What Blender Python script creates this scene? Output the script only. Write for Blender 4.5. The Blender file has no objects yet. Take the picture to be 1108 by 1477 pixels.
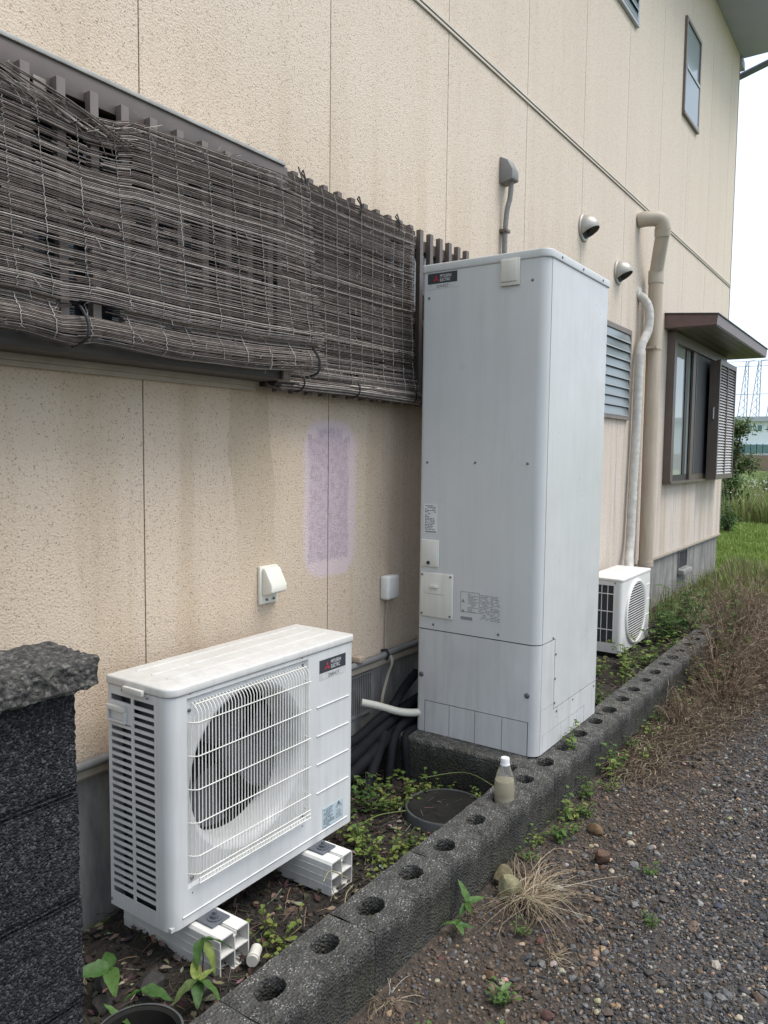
import bpy, bmesh, math, random
import numpy as np
from mathutils import Vector, Matrix, noise
R = math.radians
random.seed(7)
rng = np.random.default_rng(11)
sc = bpy.context.scene
col = sc.collection

# ---------------------------------------------------------------- camera
cd = bpy.data.cameras.new('camera')
cam = bpy.data.objects.new('camera', cd)
col.objects.link(cam)
cd.sensor_fit = 'VERTICAL'
cd.sensor_height = 36.0
cd.sensor_width = 27.0
cd.lens = 1116.77 / 1477.0 * 36.0
cd.clip_start = 0.05
cd.clip_end = 2000.0
cam.matrix_world = Matrix(((0.56698, 0.05613, -0.82182, 0.0),
                           (-0.82366, 0.05229, -0.56467, 0.0),
                           (0.01128, 0.99705, 0.07589, 1.5),
                           (0, 0, 0, 1)))
sc.camera = cam

# ---------------------------------------------------------------- sky and sun (bright overcast)
SUN_EL, SUN_AZ = 63.0, -70.0        # azimuth of the sun measured from +x towards +y
world = bpy.data.worlds.new('World')
sc.world = world
world.use_nodes = True
wn, wl = world.node_tree.nodes, world.node_tree.links
bg = wn['Background']
sky = wn.new('ShaderNodeTexSky')
sky.sky_type = 'NISHITA'
sky.sun_disc = False
sky.sun_elevation = R(SUN_EL)
sky.sun_rotation = R(90 - SUN_AZ)
sky.air_density = 1.0
sky.dust_density = 4.0
sky.ozone_density = 1.0
mx = wn.new('ShaderNodeMix')
mx.data_type = 'RGBA'
mx.inputs['Factor'].default_value = 0.72
wl.new(sky.outputs[0], mx.inputs['A'])
mx.inputs['B'].default_value = (6.8, 7.8, 9.1, 1)     # even cloud layer
wl.new(mx.outputs['Result'], bg.inputs[0])
bg.inputs[1].default_value = 0.1
sl = bpy.data.lights.new('sun', 'SUN')
sl.energy = 1.5
sl.angle = R(32)
sl.color = (1.0, 0.96, 0.9)
sun = bpy.data.objects.new('sun', sl)
col.objects.link(sun)
sd = Vector((math.cos(R(SUN_EL)) * math.cos(R(SUN_AZ)), math.cos(R(SUN_EL)) * math.sin(R(SUN_AZ)), math.sin(R(SUN_EL))))
sun.rotation_euler = sd.to_track_quat('Z', 'Y').to_euler()
sun.location = (0, -4, 9)
vs = sc.view_settings
vs.view_transform = 'Standard'
vs.look = 'None'
vs.exposure = 0.95
vs.gamma = 1.0
vs.use_curve_mapping = False

# ---------------------------------------------------------------- materials
def srgb(*c):
    return tuple(((x / 255.0) / 12.92 if x / 255.0 < 0.04045 else ((x / 255.0 + 0.055) / 1.055) ** 2.4) for x in c)

class NT:
    def __init__(s, name):
        s.m = bpy.data.materials.new(name)
        s.m.use_nodes = True
        s.n, s.l = s.m.node_tree.nodes, s.m.node_tree.links
        s.b = s.n['Principled BSDF']
        s.tc = s.n.new('ShaderNodeTexCoord')
    def coord(s, scale=(1, 1, 1)):
        mp = s.n.new('ShaderNodeMapping')
        mp.inputs['Scale'].default_value = scale
        s.l.new(s.tc.outputs['Object'], mp.inputs[0])
        return mp.outputs[0]
    def noise(s, scale, detail=4, rough=0.55, vec=None, dist=0.0):
        t = s.n.new('ShaderNodeTexNoise')
        t.inputs['Scale'].default_value = scale
        t.inputs['Detail'].default_value = detail
        t.inputs['Roughness'].default_value = rough
        t.inputs['Distortion'].default_value = dist
        s.l.new(vec if vec else s.tc.outputs['Object'], t.inputs['Vector'])
        return t.outputs['Fac']
    def voro(s, scale, feature='F1', out='Distance', vec=None):
        t = s.n.new('ShaderNodeTexVoronoi')
        t.feature = feature
        t.inputs['Scale'].default_value = scale
        s.l.new(vec if vec else s.tc.outputs['Object'], t.inputs['Vector'])
        return t.outputs[out]
    def ramp(s, fac, stops):
        t = s.n.new('ShaderNodeValToRGB')
        e = t.color_ramp.elements
        while len(e) < len(stops):
            e.new(0.5)
        for q, (p, c) in zip(e, stops):
            q.position = p
            q.color = (c, c, c, 1) if isinstance(c, (int, float)) else (*c[:3], 1)
        s.l.new(fac, t.inputs[0])
        return t.outputs[0]
    def mix(s, fac, a, b, mode='MIX'):
        t = s.n.new('ShaderNodeMix')
        t.data_type = 'RGBA'
        t.blend_type = mode
        for k, v in (('Factor', fac), ('A', a), ('B', b)):
            if isinstance(v, (int, float)):
                t.inputs[k].default_value = v if k == 'Factor' else (v, v, v, 1)
            elif isinstance(v, tuple):
                t.inputs[k].default_value = (*v[:3], 1)
            else:
                s.l.new(v, t.inputs[k])
        return t.outputs['Result']
    def math(s, op, a, b=0.0, clamp=False):
        t = s.n.new('ShaderNodeMath')
        t.operation = op
        t.use_clamp = clamp
        for i, v in enumerate((a, b)):
            if isinstance(v, (int, float)):
                t.inputs[i].default_value = v
            else:
                s.l.new(v, t.inputs[i])
        return t.outputs[0]
    def attr(s, name='Col'):
        t = s.n.new('ShaderNodeAttribute')
        t.attribute_name = name
        return t.outputs['Color']
    def xyz(s):
        t = s.n.new('ShaderNodeSeparateXYZ')
        s.l.new(s.tc.outputs['Object'], t.inputs[0])
        return t.outputs
    def bump(s, h, strength=0.5, dist=0.01, prev=None):
        t = s.n.new('ShaderNodeBump')
        t.inputs['Strength'].default_value = strength
        t.inputs['Distance'].default_value = dist
        s.l.new(h, t.inputs['Height'])
        if prev:
            s.l.new(prev, t.inputs['Normal'])
        s.l.new(t.outputs[0], s.b.inputs['Normal'])
        return t.outputs[0]
    def color(s, c):
        if isinstance(c, tuple):
            s.b.inputs['Base Color'].default_value = (*c[:3], 1)
        else:
            s.l.new(c, s.b.inputs['Base Color'])
    def set(s, **k):
        for a, v in k.items():
            s.b.inputs[a.replace('_', ' ')].default_value = v
        return s

MATS = {}
def simple(name, c1, c2=None, scale=8.0, rough=0.6, bump=0.0, bscale=60.0, bdist=0.002, metal=0.0, spec=0.5, stretch=(1, 1, 1), lo=0.3, hi=0.7):
    t = NT(name)
    t.set(Roughness=rough, Metallic=metal, Specular_IOR_Level=spec)
    if c2 is None:
        c2 = tuple(x * 0.8 for x in c1)
    f = t.noise(scale, 6, 0.65, t.coord(stretch))
    t.color(t.mix(t.ramp(f, [(lo, 0.0), (hi, 1.0)]), c1, c2))
    if bump:
        t.bump(t.noise(bscale, 3), bump, bdist)
    MATS[name] = t.m
    return t.m

def make_materials():
    # sprayed stucco siding, cream, with drip stains and a lilac painted patch
    t = NT('stucco')
    t.set(Roughness=0.93, Specular_IOR_Level=0.25)
    base = t.mix(t.ramp(t.noise(0.9, 5, 0.6), [(0.3, 0), (0.7, 1)]), (0.61, 0.50, 0.39), (0.555, 0.445, 0.335))
    oi = t.n.new('ShaderNodeObjectInfo')
    base = t.mix(t.math('MULTIPLY', oi.outputs['Random'], 0.16), base, (0.46, 0.39, 0.31))
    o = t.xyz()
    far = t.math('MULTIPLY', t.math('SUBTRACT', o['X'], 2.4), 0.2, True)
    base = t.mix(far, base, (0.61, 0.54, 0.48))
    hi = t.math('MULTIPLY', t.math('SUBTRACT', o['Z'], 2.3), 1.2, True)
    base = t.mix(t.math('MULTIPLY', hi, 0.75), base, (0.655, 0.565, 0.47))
    # run-off streaks down the wall
    st = t.ramp(t.noise(3.2, 5, 0.6, t.coord((2.0, 1, 0.10))), [(0.47, 0.0), (0.63, 1.0)])
    base = t.mix(t.math('MULTIPLY', t.math('MULTIPLY', st, t.math('SUBTRACT', 1.0, t.math('MULTIPLY', hi, 0.8))), 0.42), base, (0.43, 0.325, 0.215))
    st2 = t.ramp(t.noise(14, 4, 0.6, t.coord((3.0, 1, 0.10))), [(0.52, 0.0), (0.66, 1.0)])
    base = t.mix(t.math('MULTIPLY', st2, t.math('ADD', t.math('MULTIPLY', t.math('MULTIPLY', far, t.math('SUBTRACT', 1.0, hi)), 0.35), 0.035)), base, (0.33, 0.25, 0.19))
    # the darker run below the end of the window box
    nx = t.noise(2.5, 3, 0.5)
    wx = t.math('ADD', o['X'], t.math('MULTIPLY', t.math('SUBTRACT', nx, 0.5), 0.12))
    wx = t.math('SUBTRACT', wx, t.math('MULTIPLY', t.math('SUBTRACT', 1.7, o['Z']), 0.10))
    m = t.math('MULTIPLY', t.math('LESS_THAN', wx, 2.235), t.math('GREATER_THAN', wx, 2.02))
    m = t.math('MULTIPLY', m, t.math('LESS_THAN', o['Z'], 1.76))
    m = t.math('MULTIPLY', m, t.math('MULTIPLY', t.math('SUBTRACT', o['Z'], 0.75), 1.4, True))
    base = t.mix(t.math('MULTIPLY', m, 0.5), base, (0.40, 0.32, 0.215))
    # dirt pits
    sp = t.ramp(t.voro(120, out='Distance'), [(0.20, 1.0), (0.40, 0.0)])
    sel = t.ramp(t.noise(55, 3, 0.7), [(0.44, 0.0), (0.58, 1.0)])
    base = t.mix(t.math('MULTIPLY', t.math('MULTIPLY', sp, sel), 0.95), base, (0.27, 0.20, 0.14))
    # lilac patch
    en = t.math('ADD', t.math('MULTIPLY', t.math('SUBTRACT', t.noise(60, 4, 0.8, t.coord((1.5, 1, 0.12))), 0.5), 0.10), t.math('MULTIPLY', t.math('SUBTRACT', t.noise(120, 3, 0.8), 0.5), 0.03))
    def box(cx, cz, hx, hz, soft):
        dx = t.math('SUBTRACT', t.math('ABSOLUTE', t.math('SUBTRACT', o['X'], cx)), hx)
        dz = t.math('SUBTRACT', t.math('ABSOLUTE', t.math('SUBTRACT', o['Z'], cz)), hz)
        d = t.math('ADD', t.math('MAXIMUM', dx, dz), en)
        return t.math('SUBTRACT', 1.0, t.math('DIVIDE', t.math('ADD', d, soft), 2 * soft, True))
    def rbox(cx, cz, hx, hz, rad, soft):
        dx = t.math('MAXIMUM', t.math('SUBTRACT', t.math('ABSOLUTE', t.math('SUBTRACT', o['X'], cx)), hx - rad), 0.0)
        dz = t.math('MAXIMUM', t.math('SUBTRACT', t.math('ABSOLUTE', t.math('SUBTRACT', o['Z'], cz)), hz - rad), 0.0)
        d = t.math('SUBTRACT', t.math('SQRT', t.math('ADD', t.math('MULTIPLY', dx, dx), t.math('MULTIPLY', dz, dz))), rad)
        d = t.math('ADD', d, t.math('MULTIPLY', en, 0.7))
        return t.math('SUBTRACT', 1.0, t.math('DIVIDE', t.math('ADD', d, soft), 2 * soft, True))
    halo = rbox(2.635, 1.30, 0.178, 0.335, 0.11, 0.011)
    core = t.math('MAXIMUM', box(2.622, 1.30, 0.135, 0.265, 0.005), box(2.628, 1.33, 0.085, 0.27, 0.006))
    base = t.mix(t.math('MULTIPLY', halo, 0.72), base, (0.60, 0.495, 0.535))
    lil = t.mix(t.ramp(t.noise(60, 3), [(0.42, 0), (0.62, 1)]), (0.475, 0.385, 0.435), (0.375, 0.295, 0.33))
    base = t.mix(t.math('MULTIPLY', core, 0.75), base, lil)
    t.color(base)
    h = t.math('ADD', t.math('MULTIPLY', t.noise(230, 3, 0.6), 0.8), t.math('MULTIPLY', t.voro(140, 'F1'), 0.7))
    t.bump(h, 0.8, 0.0028)
    MATS['stucco'] = t.m

    # weathered dark concrete block with pale aggregate showing at the top
    t = NT('old_block')
    t.set(Roughness=0.95, Specular_IOR_Level=0.2)
    b = t.mix(t.ramp(t.noise(5, 6, 0.7), [(0.35, 0), (0.65, 1)]), (0.024, 0.0235, 0.021), (0.068, 0.065, 0.057))
    o = t.xyz()
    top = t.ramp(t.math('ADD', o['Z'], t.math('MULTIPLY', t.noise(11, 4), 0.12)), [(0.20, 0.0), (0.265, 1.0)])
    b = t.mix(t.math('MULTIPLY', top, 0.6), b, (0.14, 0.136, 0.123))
    spk = t.ramp(t.voro(170, out='Distance'), [(0.22, 1.0), (0.42, 0.0)])
    sel = t.ramp(t.noise(38, 4, 0.75), [(0.47, 0.0), (0.57, 1.0)])
    b = t.mix(t.math('MULTIPLY', t.math('MULTIPLY', spk, sel), t.math('ADD', t.math('MULTIPLY', top, 0.75), 0.14)), b, (0.50, 0.49, 0.47))
    moss = t.ramp(t.noise(3.3, 5, 0.6), [(0.56, 0), (0.72, 1)])
    b = t.mix(t.math('MULTIPLY', moss, 0.4), b, (0.085, 0.088, 0.035))
    lich = t.ramp(t.noise(7.5, 5, 0.7), [(0.60, 0), (0.72, 1)])
    b = t.mix(t.math('MULTIPLY', lich, 0.35), b, (0.24, 0.24, 0.22))
    run = t.ramp(t.noise(20, 4, 0.6, t.coord((1.4, 1.4, 0.12))), [(0.45, 0), (0.66, 1)])
    b = t.mix(t.math('MULTIPLY', run, 0.5), b, (0.028, 0.028, 0.027))
    t.color(b)
    t.bump(t.math('ADD', t.noise(85, 5, 0.7), t.voro(120)), 1.0, 0.009)
    MATS['old_block'] = t.m

    # black split-face block
    t = NT('split_block')
    t.set(Roughness=0.9, Specular_IOR_Level=0.2)
    cell = t.voro(230, out='Color')
    g = t.math('ADD', t.math('MULTIPLY', t.noise(150, 4, 0.7), 0.6), t.math('MULTIPLY', cell, 0.4))
    b = t.ramp(g, [(0.32, (0.009, 0.009, 0.010)), (0.52, (0.026, 0.026, 0.029)), (0.70, (0.085, 0.087, 0.094))])
    t.color(b)
    t.bump(t.math('SUBTRACT', t.noise(180, 3), t.voro(230)), 1.0, 0.006)
    MATS['split_block'] = t.m

    t = NT('pumice_cap')
    t.set(Roughness=0.95)
    b = t.ramp(t.noise(70, 5, 0.75), [(0.34, (0.022, 0.021, 0.02)), (0.52, (0.075, 0.07, 0.064)), (0.68, (0.22, 0.205, 0.18))])
    t.color(b)
    t.bump(t.math('SUBTRACT', t.noise(60, 5, 0.7), t.voro(75)), 1.0, 0.012)
    MATS['pumice_cap'] = t.m

    # foundation render
    t = NT('foundation')
    t.set(Roughness=0.95)
    b = t.mix(t.ramp(t.noise(3, 6, 0.6), [(0.35, 0), (0.65, 1)]), (0.30, 0.29, 0.27), (0.22, 0.21, 0.195))
    dr = t.ramp(t.noise(9, 5, 0.65, t.coord((1.2, 1, 0.25))), [(0.42, 0), (0.66, 1)])
    b = t.mix(t.math('MULTIPLY', dr, 0.75), b, (0.085, 0.083, 0.08))
    t.color(b)
    t.bump(t.noise(60, 4), 0.3, 0.004)
    MATS['foundation'] = t.m

    # painted sheet steel of the appliances
    def steel(name, c, dirt, amt, rough=0.38):
        t = NT(name)
        t.set(Roughness=rough, Specular_IOR_Level=0.45)
        f = t.ramp(t.noise(11, 6, 0.7, t.coord((2.2, 2.2, 0.16))), [(0.45, 0), (0.72, 1)])
        g = t.ramp(t.noise(2.4, 5, 0.6), [(0.38, 0), (0.68, 1)])
        b = t.mix(t.math('MULTIPLY', f, amt), c, dirt)
        b = t.mix(t.math('MULTIPLY', g, amt * 0.7), b, dirt)
        sp = t.ramp(t.noise(90, 4, 0.8), [(0.66, 0), (0.74, 1)])
        b = t.mix(t.math('MULTIPLY', sp, 0.28), b, tuple(x * 0.55 for x in dirt))
        t.color(b)
        t.bump(t.noise(3.5, 2, 0.4), 0.35, 0.006)
        rr = t.ramp(t.noise(7, 5, 0.7), [(0.3, rough - 0.08), (0.7, rough + 0.2)])
        t.l.new(rr, t.b.inputs['Roughness'])
        MATS[name] = t.m
    steel('tank_paint', (0.545, 0.55, 0.54), (0.44, 0.445, 0.435), 0.42, 0.33)
    steel('tank_lower_paint', (0.575, 0.575, 0.565), (0.42, 0.42, 0.41), 0.75)
    steel('ac_paint', (0.60, 0.605, 0.60), (0.46, 0.455, 0.44), 0.6)
    steel('ac_top_paint', (0.62, 0.61, 0.585), (0.47, 0.455, 0.42), 0.7, 0.45)
    steel('ac_white', (0.72, 0.71, 0.68), (0.6, 0.58, 0.54), 0.5)
    steel('white_plastic', (0.70, 0.69, 0.66), (0.45, 0.44, 0.40), 0.45, 0.42)
    steel('ivory_plastic', (0.66, 0.645, 0.585), (0.50, 0.475, 0.41), 0.6, 0.5)
    steel('cream_plastic', (0.70, 0.68, 0.60), (0.55, 0.53, 0.46), 0.4, 0.5)
    simple('wire', (0.72, 0.71, 0.66), (0.60, 0.58, 0.52), 30, 0.5)
    simple('wire_thread', (0.36, 0.34, 0.31), (0.25, 0.23, 0.21), 30, 0.8)
    simple('seam_dark', (0.03, 0.032, 0.035), rough=0.8)
    simple('cavity', (0.028, 0.030, 0.034), (0.016, 0.017, 0.019), 20, 0.8)
    simple('fan_grey', (0.060, 0.063, 0.070), (0.042, 0.045, 0.05), 12, 0.6)
    simple('coil_fin', (0.055, 0.06, 0.068), (0.035, 0.038, 0.043), 60, 0.5, stretch=(1, 1, 30))
    simple('caulk', (0.13, 0.085, 0.065), (0.2, 0.14, 0.11), 20, 0.9)
    simple('trim_beige', (0.43, 0.375, 0.305), (0.34, 0.29, 0.23), 9, 0.75, 0.1)
    simple('band_beige', (0.60, 0.54, 0.465), (0.52, 0.465, 0.395), 9, 0.7, 0.1)
    simple('bronze', (0.125, 0.096, 0.080), (0.082, 0.064, 0.055), 7, 0.42, 0.08, 40, stretch=(1, 1, 0.4))
    simple('bronze_light', (0.19, 0.155, 0.135), (0.13, 0.105, 0.092), 7, 0.45, stretch=(2, 1, 0.3))
    simple('bronze_dark', (0.034, 0.027, 0.023), (0.022, 0.018, 0.016), 7, 0.5)
    simple('maroon_fascia', (0.15, 0.088, 0.08), (0.10, 0.066, 0.06), 6, 0.4)
    simple('flashing', (0.40, 0.39, 0.36), (0.25, 0.24, 0.22), 12, 0.5, stretch=(1, 1, 1))
    simple('alu', (0.42, 0.425, 0.43), (0.33, 0.335, 0.34), 10, 0.38, metal=0.6)
    simple('stainless', (0.44, 0.42, 0.38), (0.33, 0.31, 0.28), 6, 0.48, metal=0.55)
    simple('conduit_grey', (0.22, 0.22, 0.215), (0.15, 0.145, 0.14), 14, 0.6)
    simple('hose_black', (0.007, 0.0075, 0.010), (0.014, 0.014, 0.016), 18, 0.75, 0.3, 90, spec=0.15)
    simple('rubber', (0.03, 0.03, 0.03), rough=0.7)
    simple('bracket_grey', (0.11, 0.12, 0.14), (0.16, 0.17, 0.19), 25, 0.5, metal=0.5)
    simple('screw', (0.20, 0.20, 0.20), rough=0.45, metal=0.7)
    simple('pvc_beige', (0.36, 0.285, 0.205), (0.46, 0.385, 0.30), 5.5, 0.62, 0.1, 30, stretch=(4, 4, 0.5))
    simple('pvc_beige_clean', (0.44, 0.385, 0.31), (0.38, 0.325, 0.26), 6, 0.55)
    simple('tape_white', (0.60, 0.58, 0.54), (0.42, 0.40, 0.36), 16, 0.7, 0.25, 50)
    simple('pipe_white', (0.62, 0.60, 0.53), (0.5, 0.48, 0.41), 8, 0.5)
    simple('badge_black', (0.045, 0.048, 0.058), rough=0.35)
    simple('badge_silver', (0.56, 0.56, 0.55), (0.40, 0.40, 0.39), 60, 0.45)
    simple('print_white', (0.75, 0.75, 0.74), rough=0.5)
    simple('print_dark', (0.10, 0.10, 0.105), rough=0.6)
    simple('print_grey', (0.24, 0.245, 0.25), rough=0.6)
    simple('logo_red', (0.50, 0.03, 0.035), rough=0.4)
    simple('sticker_white', (0.66, 0.67, 0.66), (0.58, 0.59, 0.58), 20, 0.5)
    simple('sticker_blue', (0.45, 0.54, 0.58), (0.38, 0.46, 0.50), 20, 0.5)
    simple('film', (0.44, 0.45, 0.49), (0.33, 0.34, 0.38), 20, 0.7)
    simple('tie_black', (0.012, 0.012, 0.014), rough=0.6)
    simple('concrete', (0.145, 0.142, 0.13), (0.075, 0.075, 0.066), 4, 0.95, 0.5, 60, 0.004)
    simple('pad_concrete', (0.088, 0.087, 0.072), (0.043, 0.046, 0.034), 6, 0.95, 0.6, 60, 0.005)
    simple('lid_black', (0.008, 0.0085, 0.009), (0.020, 0.019, 0.017), 9, 0.8, 0.4, 50, spec=0.15)
    simple('lid_rim', (0.085, 0.09, 0.092), (0.04, 0.042, 0.042), 12, 0.65)
    simple('twig', (0.135, 0.10, 0.072), (0.24, 0.195, 0.15), 30, 0.85)
    simple('soffit', (0.43, 0.44, 0.58), (0.37, 0.38, 0.51), 3, 0.7)
    simple('roof_dark', (0.05, 0.05, 0.055), rough=0.6)
    simple('far_wall', (0.76, 0.80, 0.84), (0.70, 0.74, 0.78), 0.3, 0.7)
    simple('far_roof', (0.42, 0.44, 0.46), (0.34, 0.36, 0.38), 0.3, 0.6)
    simple('far_steel', (0.20, 0.23, 0.26), rough=0.6)
    simple('far_glass', (0.07, 0.16, 0.16), (0.12, 0.2, 0.2), 1.0, 0.15)
    simple('far_brick', (0.27, 0.18, 0.14), (0.2, 0.16, 0.1), 1.2, 0.9)
    simple('shutter_slat', (0.50, 0.475, 0.46), (0.42, 0.395, 0.38), 8, 0.5)
    simple('bark', (0.10, 0.075, 0.055), (0.06, 0.045, 0.035), 20, 0.9, 0.5)

    # glazing: dark rooms behind reflecting glass
    for nm, c, ro in (('glass_sky_tint', (0.34, 0.37, 0.36), 0.03), ('glass_dark', (0.016, 0.018, 0.022), 0.03), ('glass_frost', (0.15, 0.18, 0.185), 0.18), ('insect_screen', (0.035, 0.036, 0.040), 0.6), ('upper_glass', (0.26, 0.31, 0.32), 0.12)):  # far bay pane: bright sky reflection put into its pale base colour
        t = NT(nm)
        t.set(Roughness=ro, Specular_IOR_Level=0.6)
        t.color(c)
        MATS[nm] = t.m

    # attribute-coloured matter
    def attrmat(name, rough, spec=0.3, trans=0.0, bump=0.0, bs=200):
        t = NT(name)
        t.set(Roughness=rough, Specular_IOR_Level=spec)
        c = t.attr()
        v = t.ramp(t.noise(bs * 0.4, 3), [(0.3, 0.72), (0.7, 1.15)])
        c = t.mix(1.0, c, v, 'MULTIPLY')
        t.color(c)
        if bump:
            t.bump(t.noise(bs, 3), bump, 0.003)
        if trans:
            tr = t.n.new('ShaderNodeBsdfTranslucent')
            t.l.new(c, tr.inputs[0])
            ms = t.n.new('ShaderNodeMixShader')
            ms.inputs[0].default_value = trans
            t.l.new(t.b.outputs[0], ms.inputs[1])
            t.l.new(tr.outputs[0], ms.inputs[2])
            t.l.new(ms.outputs[0], t.n['Material Output'].inputs[0])
        MATS[name] = t.m
    attrmat('stone', 0.8, 0.3, 0, 0.5, 220)
    attrmat('leaf', 0.55, 0.35, 0.3, 0, 200)
    attrmat('straw', 0.8, 0.2, 0.1, 0, 200)
    attrmat('reed', 0.8, 0.2, 0, 0, 120)
    attrmat('litter', 0.85, 0.2, 0, 0.3, 150)

    # ground
    t = NT('gravel_bed')
    t.set(Roughness=0.95)
    b = t.ramp(t.noise(70, 5, 0.75), [(0.3, (0.022, 0.021, 0.021)), (0.55, (0.07, 0.066, 0.064)), (0.72, (0.15, 0.14, 0.13))])
    o = t.xyz()
    near = t.ramp(t.math('ADD', o['Y'], t.math('MULTIPLY', t.noise(4, 4), 0.5)), [(0.62, 0.0), (1.1, 1.0)])
    b = t.mix(t.math('MULTIPLY', near, 0.85), b, t.ramp(t.noise(40, 5, 0.7), [(0.3, (0.022, 0.016, 0.011)), (0.5, (0.06, 0.043, 0.03)), (0.72, (0.14, 0.10, 0.07))]))
    t.color(b)
    t.bump(t.math('ADD', t.noise(110, 4, 0.7), t.voro(70)), 0.9, 0.01)
    MATS['gravel_bed'] = t.m
    t = NT('soil')
    t.set(Roughness=0.97)
    b = t.ramp(t.noise(28, 6, 0.75), [(0.3, (0.012, 0.010, 0.009)), (0.55, (0.040, 0.032, 0.025)), (0.75, (0.095, 0.075, 0.055))])
    t.color(b)
    t.bump(t.noise(60, 6, 0.75), 1.0, 0.015)
    MATS['soil'] = t.m
    t = NT('meadow')
    t.set(Roughness=0.95)
    b = t.mix(t.ramp(t.noise(1.5, 5, 0.7), [(0.35, 0), (0.65, 1)]), (0.10, 0.155, 0.035), (0.17, 0.21, 0.06))
    o = t.xyz()
    rows = t.ramp(t.math('ADD', o['X'], t.math('MULTIPLY', t.noise(0.2, 2), 4)), [(0.0, 0), (1.0, 1)])
    st = t.n.new('ShaderNodeTexWave')
    st.inputs['Scale'].default_value = 0.02
    st.inputs['Distortion'].default_value = 1.2
    t.l.new(t.tc.outputs['Object'], st.inputs['Vector'])
    b = t.mix(t.math('MULTIPLY', st.outputs['Fac'], 0.6), b, (0.22, 0.25, 0.10))
    t.color(b)
    t.bump(t.noise(12, 5, 0.8), 0.8, 0.1)
    MATS['meadow'] = t.m
make_materials()

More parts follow.
